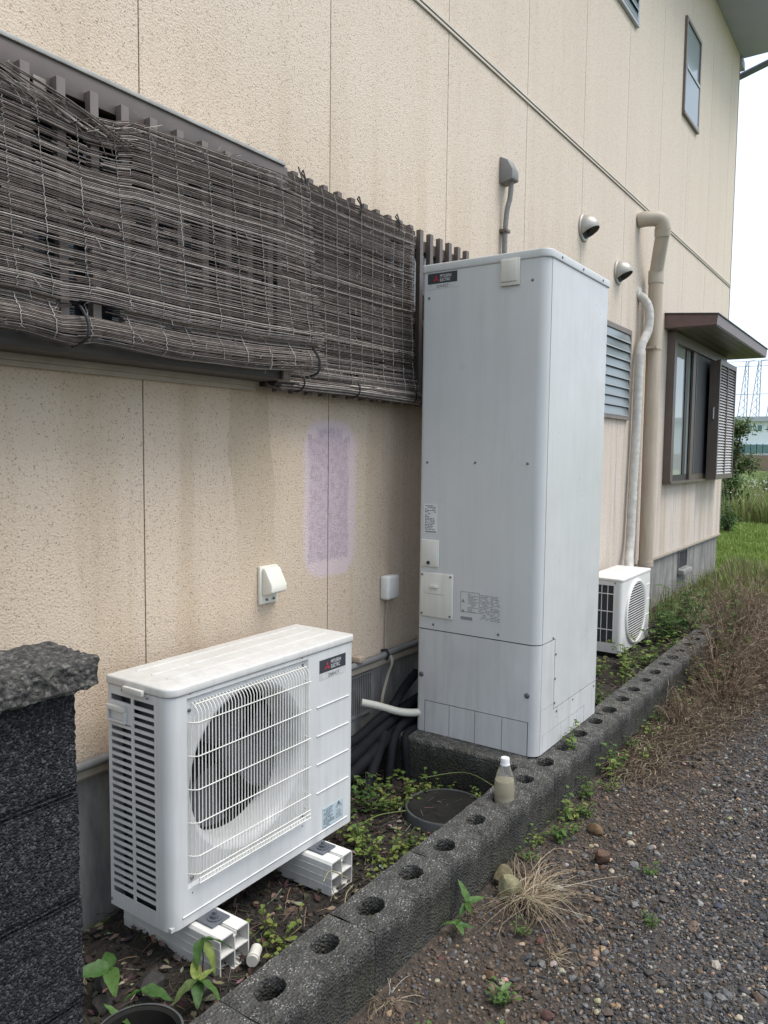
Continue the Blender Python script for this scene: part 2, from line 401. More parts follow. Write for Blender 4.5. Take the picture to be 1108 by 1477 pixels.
# ---------------------------------------------------------------- mesh helpers
WM = {}
class MB:
    def __init__(s):
        s.v, s.f, s.c = [], [], []
        s.cur = (1, 1, 1)
    def vert(s, p):
        s.v.append((p[0], p[1], p[2]))
        s.c.append(s.cur)
        return len(s.v) - 1
    def face(s, *i):
        s.f.append(tuple(i))
    def quad(s, a, b, c, d):
        s.face(s.vert(a), s.vert(b), s.vert(c), s.vert(d))
    def box(s, x0, x1, y0, y1, z0, z1):
        i = [s.vert((x, y, z)) for z in (z0, z1) for x, y in ((x0, y0), (x1, y0), (x1, y1), (x0, y1))]
        for q in ((3, 2, 1, 0), (4, 5, 6, 7), (0, 1, 5, 4), (1, 2, 6, 5), (2, 3, 7, 6), (3, 0, 4, 7)):
            s.face(*[i[k] for k in q])
        return s
    def prism(s, poly, z0, z1, tf=lambda p: p):
        n = len(poly)
        a = [s.vert(tf((p[0], p[1], z0))) for p in poly]
        b = [s.vert(tf((p[0], p[1], z1))) for p in poly]
        s.face(*a[::-1]); s.face(*b)
        for k in range(n):
            s.face(a[k], a[(k + 1) % n], b[(k + 1) % n], b[k])
        return s
    def tube(s, pts, r, n=8, cap=True):
        pts = [Vector(p) for p in pts]
        m = len(pts)
        rr = r if isinstance(r, (list, tuple)) else [r] * m
        up = None
        rings = []
        for k in range(m):
            d = (pts[min(k + 1, m - 1)] - pts[max(k - 1, 0)])
            if d.length < 1e-9:
                d = Vector((0, 0, 1))
            d.normalize()
            if up is None:
                up = Vector((0, 0, 1)) if abs(d.z) < 0.9 else Vector((1, 0, 0))
            a = d.cross(up)
            if a.length < 1e-6:
                a = d.cross(Vector((0.3, 1, 0.2)))
            a.normalize()
            up = a.cross(d).normalized()
            rings.append([s.vert(pts[k] + (a * math.cos(t) + up * math.sin(t)) * rr[k]) for t in [2 * math.pi * j / n for j in range(n)]])
        for k in range(m - 1):
            for j in range(n):
                s.face(rings[k][j], rings[k][(j + 1) % n], rings[k + 1][(j + 1) % n], rings[k + 1][j])
        if cap:
            s.face(*rings[0][::-1]); s.face(*rings[-1])
        return s
    def lathe(s, prof, c=(0, 0, 0), axis='z', n=32, cap=True):
        def P(r, h, t):
            a, b = r * math.cos(t), r * math.sin(t)
            if axis == 'z':
                return (c[0] + a, c[1] + b, c[2] + h)
            if axis == 'y':
                return (c[0] + a, c[1] - h, c[2] + b)      # h grows towards -y
            return (c[0] - h, c[1] - a, c[2] + b)          # h grows towards -x
        rings = [[s.vert(P(r, h, 2 * math.pi * j / n)) for j in range(n)] for r, h in prof]
        for k in range(len(prof) - 1):
            for j in range(n):
                s.face(rings[k][j], rings[k][(j + 1) % n], rings[k + 1][(j + 1) % n], rings[k + 1][j])
        if cap:
            s.face(*rings[0][::-1]); s.face(*rings[-1])
        return s
    def holeplate(s, x0, x1, z0, z1, cx, cz, rx, rz, tf, n=48):
        """flat plate with an elliptical hole; tf maps (u, v) to a point"""
        inner, outer = [], []
        angs = [2 * math.pi * j / n for j in range(n)]
        for X, Z in ((x0, z0), (x1, z0), (x1, z1), (x0, z1)):
            angs.append(math.atan2(Z - cz, X - cx) % (2 * math.pi))
        angs = sorted(set(round(a, 6) for a in angs))
        for a in angs:
            ca, sa = math.cos(a), math.sin(a)
            inner.append(s.vert(tf(cx + rx * ca, cz + rz * sa)))
            k = min([(x1 - cx) / ca if ca > 1e-6 else 1e9, (x0 - cx) / ca if ca < -1e-6 else 1e9,
                     (z1 - cz) / sa if sa > 1e-6 else 1e9, (z0 - cz) / sa if sa < -1e-6 else 1e9])
            outer.append(s.vert(tf(cx + k * ca, cz + k * sa)))
        m = len(angs)
        for j in range(m):
            s.face(inner[j], outer[j], outer[(j + 1) % m], inner[(j + 1) % m])
        return inner
    def leaf(s, base, d, up, L, w, droop=0.2, fold=0.25):
        base = Vector(base); d = Vector(d).normalized(); up = Vector(up)
        a = d.cross(up)
        if a.length < 1e-4:
            a = d.cross(Vector((1, 0.2, 0)))
        a.normalize()
        n = a.cross(d).normalized()
        def P(t, k):
            return base + d * (L * t) + n * (-droop * L * t * t + fold * w * abs(k)) + a * (w * k)
        m = [s.vert(P(t, 0)) for t in (0, 0.35, 0.7, 1.0)]
        l = [s.vert(P(0.3, 0.5)), s.vert(P(0.65, 0.36))]
        r = [s.vert(P(0.3, -0.5)), s.vert(P(0.65, -0.36))]
        s.face(m[0], m[1], l[0]); s.face(l[0], m[1], m[2], l[1]); s.face(l[1], m[2], m[3])
        s.face(m[0], r[0], m[1]); s.face(r[0], r[1], m[2], m[1]); s.face(r[1], m[3], m[2])
    def fine_leaf(s, base, d, L, w, droop=0.5, fold=0.18, twist=0.0):
        base = Vector(base); d = Vector(d).normalized()
        a = d.cross(Vector((0, 0, 1))).normalized(); n = a.cross(d).normalized()
        a = (a * math.cos(twist) + n * math.sin(twist)).normalized()
        n = a.cross(d).normalized()
        g_ = []
        for i in range(11):
            t = i / 10
            hw = w * 0.5 * (math.sin(math.pi * min(1, t ** 0.75)) ** 0.85) * (1 - 0.25 * t) + 0.0006
            row = []
            for j in range(5):
                k = (j - 2) / 2
                p = base + d * (L * t) + n * (-droop * L * t * t + fold * w * abs(k) * (1 - t) + 0.05 * w * math.sin(t * 17 + k * 3)) + a * (hw * k)
                row.append(s.vert(p))
            g_.append(row)
        for i in range(10):
            for j in range(4):
                s.face(g_[i][j], g_[i + 1][j], g_[i + 1][j + 1], g_[i][j + 1])
    def mesh(s, name, smooth=False, bevel=0.0, segs=2, recalc=True):
        me = bpy.data.meshes.new(name)
        me.from_pydata(s.v, [], s.f)
        if any(c != (1, 1, 1) for c in s.c):
            at = me.color_attributes.new('Col', 'FLOAT_COLOR', 'POINT')
            at.data.foreach_set('color', np.array([(*c, 1.0) for c in s.c], dtype=np.float32).ravel())
        if recalc or bevel:
            bm = bmesh.new(); bm.from_mesh(me)
            if bevel:
                bmesh.ops.remove_doubles(bm, verts=bm.verts, dist=1e-5)
            if recalc:
                bmesh.ops.recalc_face_normals(bm, faces=bm.faces)
            if bevel:
                ed = [e for e in bm.edges if len(e.link_faces) == 2 and e.calc_face_angle(0) > 0.6]
                bmesh.ops.bevel(bm, geom=ed, offset=bevel, segments=segs, affect='EDGES', profile=0.5, clamp_overlap=True)
            bm.to_mesh(me); bm.free()
        if smooth:
            me.polygons.foreach_set('use_smooth', [True] * len(me.polygons))
            me.set_sharp_from_angle(angle=R(40))
        return me
    def build(s, name, m, parent=None, **k):
        return link(name, s.mesh(name, **k), m, parent)

def link(name, me, m, parent=None):
    o = bpy.data.objects.new(name, me)
    col.objects.link(o)
    if m and not me.materials:
        me.materials.append(MATS[m] if isinstance(m, str) else m)
    WM[o] = Matrix.Identity(4)
    if parent is not None:
        o.parent = parent
        o.matrix_parent_inverse = WM[parent].inverted()
    return o

def tag(o, label, cat, group=None):
    o['label'] = label
    o['category'] = cat
    if group:
        o['group'] = group
    return o

def thing(name, label, cat, loc=(0, 0, 0), group=None):
    o = bpy.data.objects.new(name, None)
    o.empty_display_size = 0.1
    col.objects.link(o)
    o.location = loc
    WM[o] = Matrix.Translation(loc)
    return tag(o, label, cat, group)

def struct(o):
    o['kind'] = 'structure'
    return o
def stuff(o):
    o['kind'] = 'stuff'
    return o

def bx(name, m, parent, x0, x1, y0, y1, z0, z1, bevel=0.0, segs=2):
    return MB().box(x0, x1, y0, y1, z0, z1).build(name, m, parent, bevel=bevel, segs=segs, smooth=bevel > 0)

def text(name, body, size, origin, xd, yd, m, parent, squash=1.0, lift=0.0):
    cu = bpy.data.curves.new(name, 'FONT')
    cu.body = body
    cu.size = size
    cu.resolution_u = 2
    tmp = bpy.data.objects.new(name, cu)
    col.objects.link(tmp)
    me = bpy.data.meshes.new_from_object(tmp)
    bpy.data.objects.remove(tmp)
    xd, yd = Vector(xd), Vector(yd)
    n = xd.cross(yd)
    M = Matrix((( *(xd * squash),), (*yd,), (*n,))).transposed().to_4x4()
    me.transform(Matrix.Translation(Vector(origin) + n * lift) @ M)
    return link(name, me, m, parent)
def tri_bend(pts, n=8):
    """smooth Catmull-Rom through points"""
    P = [Vector(p) for p in pts]
    P = [P[0] * 2 - P[1]] + P + [P[-1] * 2 - P[-2]]
    out = []
    for i in range(1, len(P) - 2):
        for k in range(n):
            t = k / n
            a, b, c, d = P[i - 1], P[i], P[i + 1], P[i + 2]
            out.append(0.5 * ((2 * b) + (c - a) * t + (2 * a - 5 * b + 4 * c - d) * t * t + (3 * b - a - 3 * c + d) * t ** 3))
    out.append(P[-2])
    return out
W = 2.0915      # plane of the house wall
# ================================================================ ground
def sheet(name, x0, x1, y0, y1, nx, ny, zf, m):
    xs = np.linspace(x0, x1, nx); ys = np.linspace(y0, y1, ny)
    mb = MB()
    for y in ys:
        for x in xs:
            mb.vert((x, y, zf(x, y)))
    for j in range(ny - 1):
        for i in range(nx - 1):
            a = j * nx + i
            mb.face(a, a + 1, a + nx + 1, a + nx)
    return struct(mb.build(name, m, recalc=False, smooth=True))
def fbm(x, y, s, o=4):
    return noise.fractal(Vector((x * s, y * s, 3.7)), 1.0, 2.0, o)
struct(MB().box(-300, 900, -500, 500, -0.6, -0.03).build('ground', 'meadow'))
sheet('gravel_driveway', -10, 9.0, -14, 1.20, 240, 240, lambda x, y: 0.0 + 0.012 * fbm(x, y, 2.2) + 0.02 * max(0, y - 0.95) / 0.25, 'gravel_bed')
def soil_z(x, y):
    return 0.012 + 0.022 * fbm(x, y, 5.0) + 0.010 * fbm(x + 9, y, 22.0)
sheet('soil_bed', -1.0, 11.2, 1.27, 2.07, 420, 42, soil_z, 'soil')

# ================================================================ house
house = thing('house', 'two storey cream stucco house with dark window boxes and grey foundation', 'house', (5, W + 3, 0))
XE = 10.77
bx('wall_core', 'caulk', house, -0.9, XE - 0.006, W + 0.005, W + 6.0, 0.486, 6.50)
xs = [-0.85] + [1.649 + 0.967 * k for k in range(-2, 10)] + [XE]
g = 0.0026
for a, b in zip(xs[:-1], xs[1:]):
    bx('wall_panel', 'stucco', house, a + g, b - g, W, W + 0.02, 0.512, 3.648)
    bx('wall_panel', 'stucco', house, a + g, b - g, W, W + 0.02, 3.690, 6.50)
bx('corner_trim', 'pvc_beige_clean', house, XE + 0.001, XE + 0.012, W - 0.006, W + 0.09, 0.512, 6.5)
bt = MB(); bt.box(-0.9, XE, W - 0.010, W + 0.004, 3.652, 3.664); bt.box(-0.9, XE, W - 0.014, W + 0.004, 3.670, 3.686)
bt.build('band_strip', 'band_beige', house)
bx('foundation', 'foundation', house, -0.9, XE - 0.03, W + 0.022, W + 5.9, -0.1, 0.47)
ft = MB(); ft.box(-0.9, XE, W - 0.014, W + 0.03, 0.484, 0.510); ft.box(-0.9, XE, W + 0.004, W + 0.03, 0.470, 0.484)
ft.build('base_trim', 'trim_beige', house, bevel=0.002)
# foundation vents
for x0, x1, z0, z1, nb in ((2.80, 2.96, 0.275, 0.455, 11), (8.78, 9.14, 0.27, 0.455, 0)):
    fr = MB()
    fr.box(x0, x1, W + 0.008, W + 0.0215, z0 - 0.012, z0); fr.box(x0, x1, W + 0.008, W + 0.0215, z1, z1 + 0.01)
    fr.box(x0 - 0.012, x0, W + 0.008, W + 0.0215, z0 - 0.012, z1 + 0.01); fr.box(x1, x1 + 0.012, W + 0.008, W + 0.0215, z0 - 0.012, z1 + 0.01)
    v = fr.build('foundation_vent', 'conduit_grey' if nb else 'foundation', house)
    bx('vent_opening', 'cavity', v, x0, x1, W + 0.0195, W + 0.0215, z0, z1)
    if nb:
        me = None
        for k in range(nb):
            xx = x0 + (k + 0.5) * (x1 - x0) / nb
            o = bx('bar', 'conduit_grey', v, xx - 0.0035, xx + 0.0035, W + 0.010, W + 0.0192, z0, z1)
    else:
        bx('vent_sill', 'foundation', house, x0 - 0.02, x1 + 0.02, W - 0.05, W + 0.0215, z0 - 0.07, z0 - 0.0125, 0.008)
# roof and eaves
rf = MB(); rf.box(-1.5, 10.90, W - 0.62, W + 6.5, 6.504, 6.53)
rf.build('soffit', 'soffit', house)
rf = MB(); rf.prism([(W - 0.66, 6.532), (W - 0.66, 6.70), (W + 3.0, 8.3), (W + 6.66, 6.70), (W + 6.66, 6.532)], -1.6, 10.95, lambda p: (p[2], p[0], p[1]))
rf.build('roof', 'roof_dark', house)
bx('gutter_end', 'soffit', house, 10.80, 11.02, W - 0.02, W + 0.12, 6.40, 6.503, 0.01)
MB().tube([(11.1, W + 0.35, 6.30), (11.1, W - 0.55, 6.545)], 0.04, 10).build('rain_pipe', 'far_steel', house, smooth=True)

# ---- window box on the left with upright slats
YB = 1.912
XB0, XB1 = -0.4, 2.15
w = bx('window_box', 'bronze', house, XB0, XB1, YB, YB + 0.03, 2.440, 2.513, 0.002)
bx('side_board', 'bronze', w, XB1 - 0.02, XB1, YB + 0.031, W - 0.001, 1.80, 2.513)
bx('top_board', 'bronze', w, XB0, XB1 - 0.021, YB + 0.031, W - 0.001, 2.495, 2.5125)
bx('drip_edge', 'flashing', w, XB0, 2.135, YB - 0.006, W - 0.001, 2.5135, 2.526, 0.002)
bx('bottom_board', 'bronze_dark', w, XB0, XB1, YB, W - 0.001, 1.762, 1.800, 0.003)
bx('bottom_rail_end', 'bronze', w, XB1 - 0.035, XB1 + 0.002, YB - 0.014, YB - 0.0005, 1.758, 1.802, 0.002)
ml = MB(); ml.box(XB0, 2.12, W - 0.045, W - 0.001, 1.744, 1.7615); ml.box(XB0, 2.145, W - 0.026, W - 0.001, 1.729, 1.7435)
ml.build('under_moulding', 'trim_beige', w)
bx('back_pane', 'glass_dark', w, XB0, XB1 - 0.021, W - 0.012, W - 0.002, 1.801, 2.494)
for x in (0.35, 1.17, 1.95):
    bx('mullion', 'bronze', w, x, x + 0.05, W - 0.04, W - 0.0125, 1.801, 2.494, 0.002)
bx('cross_rail', 'bronze_dark', w, XB0, XB1 - 0.021, YB + 0.004, YB + 0.028, 2.395, 2.418)
k = 0
sl_me = None
for i in range(-13, 11):
    x = 1.142 + 0.0992 * i
    if x > 2.06: continue
    if sl_me is None:
        sl_me = MB().box(-0.013, 0.013, YB - 0.024, YB - 0.0005, 1.812, 2.465).mesh('slat', bevel=0.001)
    o = link('slat', sl_me, 'bronze_light', w)
    o.location.x = x
bx('latch_plate', 'bronze_light', w, 1.175, 1.212, YB - 0.006, YB - 0.0005, 2.385, 2.452, 0.002)

# ---- slatted grille over the frosted window beside it
YG = W - 0.08
w = bx('slatted_window', 'bronze_dark', house, 2.19, 3.80, W - 0.030, W - 0.001, 1.748, 2.54, 0.002)
bx('window_pane', 'glass_dark', w, 2.23, 3.76, W - 0.034, W - 0.0305, 1.79, 2.50)
for z0, z1 in ((2.478, 2.530), (1.752, 1.80), (2.12, 2.15)):
    bx('rail', 'bronze', w, 2.185, 3.80, W - 0.055, W - 0.0345, z0, z1, 0.002)
sl_me = MB().box(-0.0145, 0.0145, YG, W - 0.0555, 1.727, 2.566).mesh('slat', bevel=0.001)
for i in range(17):
    o = link('slat', sl_me, 'bronze', w)
    o.location.x = 2.216 + 0.0915 * i
# peeling film on the pane
for cx, cz, hw, hh in ((3.23, 2.31, 0.032, 0.125), (3.335, 2.37, 0.035, 0.09), (3.43, 2.40, 0.03, 0.05), (3.53, 2.42, 0.03, 0.04)):
    pts = []
    for j in range(26):
        t = 2 * math.pi * j / 26
        ca, sa = math.cos(t), math.sin(t)
        q = max(abs(ca), abs(sa))
        e = 1 + random.uniform(-0.22, 0.05)
        pts.append((cx + hw * ca / q * e, cz + hh * sa / q * (1 + random.uniform(-0.12, 0.04))))
    MB().prism(pts, W - 0.0352, W - 0.0342, lambda p: (p[0], p[2], p[1])).build('window_film', 'film', w)

# ---- louvred glass window behind the tank
def louver(x0, x1, z0, z1, n, glass):
    fr = MB()
    fr.box(x0, x1, W - 0.022, W - 0.001, z1 - 0.04, z1); fr.box(x0, x1, W - 0.026, W - 0.001, z0, z0 + 0.03)
    fr.box(x0, x0 + 0.035, W - 0.022, W - 0.001, z0 + 0.0301, z1 - 0.0401); fr.box(x1 - 0.035, x1, W - 0.022, W - 0.001, z0 + 0.0301, z1 - 0.0401)
    w = fr.build('louver_window', 'bronze_light' if z0 < 3 else 'alu', house)
    bx('dark_room', 'glass_dark', w, x0 + 0.0352, x1 - 0.0352, W - 0.006, W - 0.001, z0 + 0.0302, z1 - 0.0402)
    hh = (z1 - z0 - 0.07) / n
    for k in range(n):
        zb = z0 + 0.03 + k * hh
        m = MB()
        y0, y1 = W - 0.026, W - 0.010
        m.prism([(y0, zb + 0.002), (y1, zb + hh * 1.12), (y1 + 0.003, zb + hh * 1.12), (y0 + 0.004, zb + 0.002)], x0 + 0.036, x1 - 0.036, lambda p: (p[2], p[0], p[1]))
        s_ = m.build('glass_slat', glass, w)
        bx('slat_edge', 'alu', s_, x0 + 0.036, x1 - 0.036, y0 - 0.003, y0 - 0.0005, zb, zb + 0.009)
louver(5.95, 6.73, 1.805, 2.565, 9, 'glass_frost')
louver(5.55, 6.63, 5.00, 5.80, 9, 'upper_glass')

# ---- upper sash window
x0, x1, z0, z1 = 8.13, 8.74, 4.86, 5.78
fr = MB()
fr.box(x0, x1, W - 0.024, W - 0.001, z1 - 0.03, z1); fr.box(x0, x1, W - 0.03, W - 0.001, z0, z0 + 0.03)
fr.box(x0, x0 + 0.035, W - 0.024, W - 0.001, z0 + 0.0301, z1 - 0.0301); fr.box(x1 - 0.035, x1, W - 0.024, W - 0.001, z0 + 0.0301, z1 - 0.0301)
w = fr.build('sash_window', 'bronze_light', house)
bx('upper_pane', 'upper_glass', w, x0 + 0.0352, x1 - 0.0352, W - 0.010, W - 0.002, 5.335, z1 - 0.0302)
bx('lower_screen', 'glass_frost', w, x0 + 0.0352, x1 - 0.0352, W - 0.020, W - 0.012, z0 + 0.0302, 5.305)
mr = MB(); mr.box(x0 + 0.0352, x1 - 0.0352, W - 0.028, W - 0.004, 5.3055, 5.3345)
mr.box(x0 + 0.0352, x0 + 0.06, W - 0.0235, W - 0.0205, z0 + 0.0302, 5.305); mr.box(x0 + 0.0601, x1 - 0.0352, W - 0.0235, W - 0.0205, z0 + 0.0302, z0 + 0.055)
mr.build('sash_rail', 'alu', w)

# ---- far bay window with canopy and louvred shutter
YF = W - 0.077
fr = MB()
fr.box(7.93, 8.02, YF, W - 0.001, 1.25, 2.72); fr.box(7.93, 10.40, YF - 0.012, W - 0.001, 1.225, 1.2495)
fr.box(8.0201, 10.40, YF, W - 0.001, 2.62, 2.72); fr.box(10.30, 10.40, YF, W - 0.001, 1.25, 2.6199)
w = fr.build('bay_window', 'bronze', house)
bx('glass_pane', 'glass_sky_tint', w, 8.0201, 9.15, W - 0.022, W - 0.012, 1.29, 2.6199)
bx('insect_screen', 'insect_screen', w, 8.93, 10.2999, W - 0.050, W - 0.046, 1.29, 2.6199)
st = MB()
st.box(8.0201, 9.0, W - 0.030, W - 0.0225, 1.25, 1.31); st.box(8.57, 8.68, W - 0.034, W - 0.0225, 1.311, 2.6199)
st.build('inner_sash', 'bronze_dark', w)
st = MB()
st.box(8.80, 8.9299, W - 0.055, W - 0.035, 1.25, 2.6199); st.box(8.93, 10.2999, W - 0.055, W - 0.0505, 1.25, 1.31)
st.box(8.93, 8.955, W - 0.060, W - 0.0552, 1.3101, 2.6199)
st.build('outer_sash', 'bronze', w)
# canopy
can = MB()
pr = [(W - 0.001, 2.735), (W - 0.478, 2.735), (W - 0.485, 2.826), (W - 0.001, 2.868)]
can.prism(pr, 7.80, 10.66, lambda p: (p[2], p[0], p[1]))
c = can.build('window_canopy', 'maroon_fascia', house)
can = MB().prism([(W - 0.001, 2.869), (W - 0.495, 2.827), (W - 0.495, 2.838), (W - 0.001, 2.881)], 7.785, 10.675, lambda p: (p[2], p[0], p[1]))
can.build('canopy_sheet', 'roof_dark', c)
for k in range(5):
    bx('soffit_board', 'bronze', c, 7.82, 10.64, W - 0.47 + k * 0.093, W - 0.47 + k * 0.093 + 0.089, 2.726, 2.7345)
# shutter pocket
ys = W - 0.20
sh = MB()
sh.box(9.43, 9.47, ys, YF - 0.013, 1.245, 2.585); sh.box(10.33, 10.37, ys, W - 0.001, 1.245, 2.60)
sh.box(9.4701, 10.3299, ys, ys + 0.05, 2.545, 2.60); sh.box(9.4701, 10.3299, ys, ys + 0.05, 1.245, 1.30)
sh.box(9.88, 9.91, ys, ys + 0.03, 1.3001, 2.5449)
sp = sh.build('shutter', 'bronze', house)
bx('shutter_back', 'bronze_dark', sp, 9.4701, 10.3299, ys + 0.045, ys + 0.0495, 1.3001, 2.5449)
n = 38
sm = {}
for j, (xa, xb) in enumerate(((9.4702, 9.8799), (9.9101, 10.3298))):
    for k in range(n):
        zb = 1.303 + k * (1.240 / n)
        m = MB().prism([(ys + 0.004, zb), (ys + 0.026, zb + 0.027), (ys + 0.030, zb + 0.025), (ys + 0.008, zb - 0.002)], xa, xb, lambda p: (p[2], p[0], p[1]))
        m.build('slat', 'shutter_slat', sp)
hd = MB().tube([(9.425, ys + 0.05, 1.92), (9.40, ys + 0.05, 1.93), (9.40, ys + 0.05, 2.05), (9.425, ys + 0.05, 2.06)], 0.008, 6)
hd.build('handle', 'alu', sp)

# ================================================================ fittings on the wall
# weather-proof outlet, its cover open downwards
o1 = thing('outdoor_outlet', 'cream weatherproof outlet with sloped hood on the wall above the near outdoor unit', 'outlet', (2.235, W, 0.9))
bx('base_plate', 'cream_plastic', o1, 2.180, 2.285, W - 0.014, W - 0.0005, 0.905, 1.055, 0.004)
MB().prism([(W - 0.0145, 1.048), (W - 0.03, 1.048), (W - 0.066, 0.985), (W - 0.066, 0.955), (W - 0.0145, 0.938)], 2.190, 2.278, lambda p: (p[2], p[0], p[1])).build('hood', 'cream_plastic', o1, bevel=0.005, smooth=True)
for x in (2.215, 2.255):
    MB().lathe([(0.005, 0.0), (0.005, 0.006)], (x, W - 0.0145, 0.922), 'y', 10).build('screw', 'screw', o1)
o2 = thing('junction_box', 'pale grey junction box with a cable below on the wall beside the tank', 'junction box', (3.07, W, 0.8))
bx('housing', 'white_plastic', o2, 3.012, 3.112, W - 0.052, W - 0.0005, 0.80, 0.915, 0.012, 3)
for dx in (0.0, 0.012):
    MB().tube(tri_bend([(3.055 + dx, W - 0.02, 0.801), (3.055 + dx, W - 0.012, 0.70), (3.052 + dx, W - 0.012, 0.56), (3.05 + dx, W - 0.05, 0.50), (3.04 + dx, W - 0.03, 0.42), (2.995 + dx, W - 0.03, 0.30), (3.03, W - 0.05, 0.2), (3.10, W - 0.10, 0.12)]), 0.0035, 6).build('cable', 'trim_beige', o2, smooth=True)
# conduit along the base trim
cn = thing('wall_conduit', 'grey plastic conduit running along the base of the wall', 'conduit', (2.4, W, 0.5))
MB().tube([(-0.8, W - 0.022, 0.528), (3.0, W - 0.022, 0.528), (3.06, W - 0.022, 0.535), (3.9, W - 0.022, 0.542)], 0.0155, 10).build('pipe', 'conduit_grey', cn, smooth=True)
for x in (3.035, 1.2):
    MB().tube([(x, W - 0.002, 0.548), (x, W - 0.03, 0.556), (x, W - 0.045, 0.535), (x, W - 0.03, 0.508)], 0.007, 6).build('clip', 'tie_black', cn, smooth=True)
bx('drain_tab', 'pvc_beige', cn, 2.79, 2.83, W - 0.05, W - 0.003, 0.545, 0.57, 0.004)
# cable entry cap and conduit
ce = thing('cable_entry_cap', 'grey cable entry cap with a thin conduit dropping behind the tank', 'conduit', (4.25, W, 3.1))
MB().prism([(W - 0.001, 3.225), (W - 0.05, 3.20), (W - 0.085, 3.14), (W - 0.085, 3.085), (W - 0.001, 3.07)], 4.185, 4.275, lambda p: (p[2], p[0], p[1])).build('cap', 'conduit_grey', ce, bevel=0.008, smooth=True)
MB().tube(tri_bend([(4.235, W - 0.055, 3.09), (4.235, W - 0.05, 3.0), (4.225, W - 0.028, 2.80), (4.225, W - 0.028, 2.0), (4.225, W - 0.028, 0.6)]), 0.015, 10).build('pipe', 'conduit_grey', ce, smooth=True)
bx('saddle', 'bronze', ce, 4.200, 4.255, W - 0.048, W - 0.001, 2.795, 2.815, 0.003)
# stainless vent hoods
def hood(x, z, r, label):
    t = thing('vent_hood', label, 'vent', (x, W, z - r))
    MB().lathe([(r, 0.0), (r, 0.010), (r * 0.93, 0.016), (r * 0.2, 0.016)], (x, W - 0.001, z), 'y', 36).build('flange', 'stainless', t, smooth=True)
    prof = []
    for k in range(11):
        a = k / 10 * math.pi / 2
        prof.append((r * 0.86 * math.cos(a) + 0.001, 0.016 + r * 1.05 * math.sin(a)))
    me = MB().lathe(prof, (x, W - 0.001, z), 'y', 36, cap=False).mesh('dome')
    bm = bmesh.new(); bm.from_mesh(me)
    pn = Vector((0, 0.35, -1)).normalized()
    bmesh.ops.bisect_plane(bm, geom=bm.verts[:] + bm.edges[:] + bm.faces[:], plane_co=Vector((x, W - r * 1.05, z - r * 0.12)), plane_no=Vector((0, -0.55, -1)).normalized(), clear_outer=True)
    bmesh.ops.solidify(bm, geom=bm.faces[:], thickness=0.002)
    bm.to_mesh(me); bm.free()
    me.polygons.foreach_set('use_smooth', [True] * len(me.polygons))
    me.set_sharp_from_angle(angle=R(45))
    link('dome', me, 'stainless', t)
    MB().lathe([(r * 0.8, 0.0), (r * 0.8, 0.001)], (x, W - 0.0172, z), 'y', 24).build('grille', 'cavity', t)
hood(5.555, 3.145, 0.098, 'stainless round vent hood high on the wall above the tank')
hood(6.36, 2.985, 0.098, 'stainless round vent hood beside the top of the beige drainpipe')
# beige drainpipe
dp = thing('drainpipe', 'weathered beige plastic drainpipe with an elbow at its top', 'pipe', (7.1, W, 0.5))
yp = W - 0.10
MB().tube([(7.10, yp, 0.50), (7.10, yp, 3.03)], 0.061, 20).build('lower_pipe', 'pvc_beige', dp, smooth=True)
MB().tube([(7.10, yp, 3.02), (7.10, yp, 3.13)], 0.066, 20).build('collar', 'pvc_beige_clean', dp, smooth=True)
el = tri_bend([(6.86, W - 0.002, 3.52), (6.87, W - 0.07, 3.525), (6.92, W - 0.16, 3.52), (6.95, W - 0.185, 3.46), (6.965, W - 0.18, 3.39)], 8)
MB().tube(el, 0.063, 20).build('elbow', 'pvc_beige_clean', dp, smooth=True)
MB().tube([(6.963, W - 0.18, 3.40), (7.09, yp - 0.005, 3.13), (7.10, yp, 3.09)], 0.059, 20).build('offset_pipe', 'pvc_beige_clean', dp, smooth=True)
MB().tube([(6.947, W - 0.185, 3.45), (6.966, W - 0.18, 3.39)], 0.068, 20).build('collar', 'pvc_beige_clean', dp, smooth=True)
MB().tube([(7.10, yp, 2.44), (7.10, yp, 2.465)], 0.066, 20).build('strap', 'pvc_beige', dp, smooth=True)
bx('bracket', 'pvc_beige', dp, 6.98, 7.02, W - 0.16, W - 0.001, 2.442, 2.463)
MB().tube([(7.10, yp, 0.505), (7.10, yp, 0.55)], 0.068, 20).build('collar', 'pvc_beige', dp, smooth=True)
# taped refrigerant line of the far unit
rl = thing('taped_pipe', 'white tape wrapped refrigerant pipe running down to the far outdoor unit', 'pipe', (6.7, W, 0.6))
pth = tri_bend([(6.93, W - 0.005, 2.90), (6.94, W - 0.05, 2.86), (6.96, W - 0.09, 2.77), (6.955, W - 0.09, 2.60), (6.86, W - 0.06, 2.42), (6.84, W - 0.055, 2.1), (6.83, W - 0.055, 1.7), (6.79, W - 0.055, 1.2), (6.76, W - 0.06, 0.8), (6.66, W - 0.085, 0.58), (6.50, W - 0.16, 0.40), (6.30, W - 0.22, 0.30)], 14)
fine = []
for a, b in zip(pth[:-1], pth[1:]):
    for k in range(3):
        fine.append(a.lerp(b, k / 3))
acc, rr = 0.0, []
for k, q in enumerate(fine):
    acc += (q - fine[k - 1]).length if k else 0
    rr.append(0.037 + 0.0016 * ((acc / 0.06) % 1.0) + 0.002 * noise.noise(Vector((acc * 9, 0, 0))))
MB().tube(fine, rr, 12).build('wrap', 'tape_white', rl, smooth=True)
MB().lathe([(0.05, 0.0), (0.05, 0.018), (0.02, 0.022)], (6.93, W - 0.001, 2.915), 'y', 20).build('sleeve_cap', 'white_plastic', rl, smooth=True)
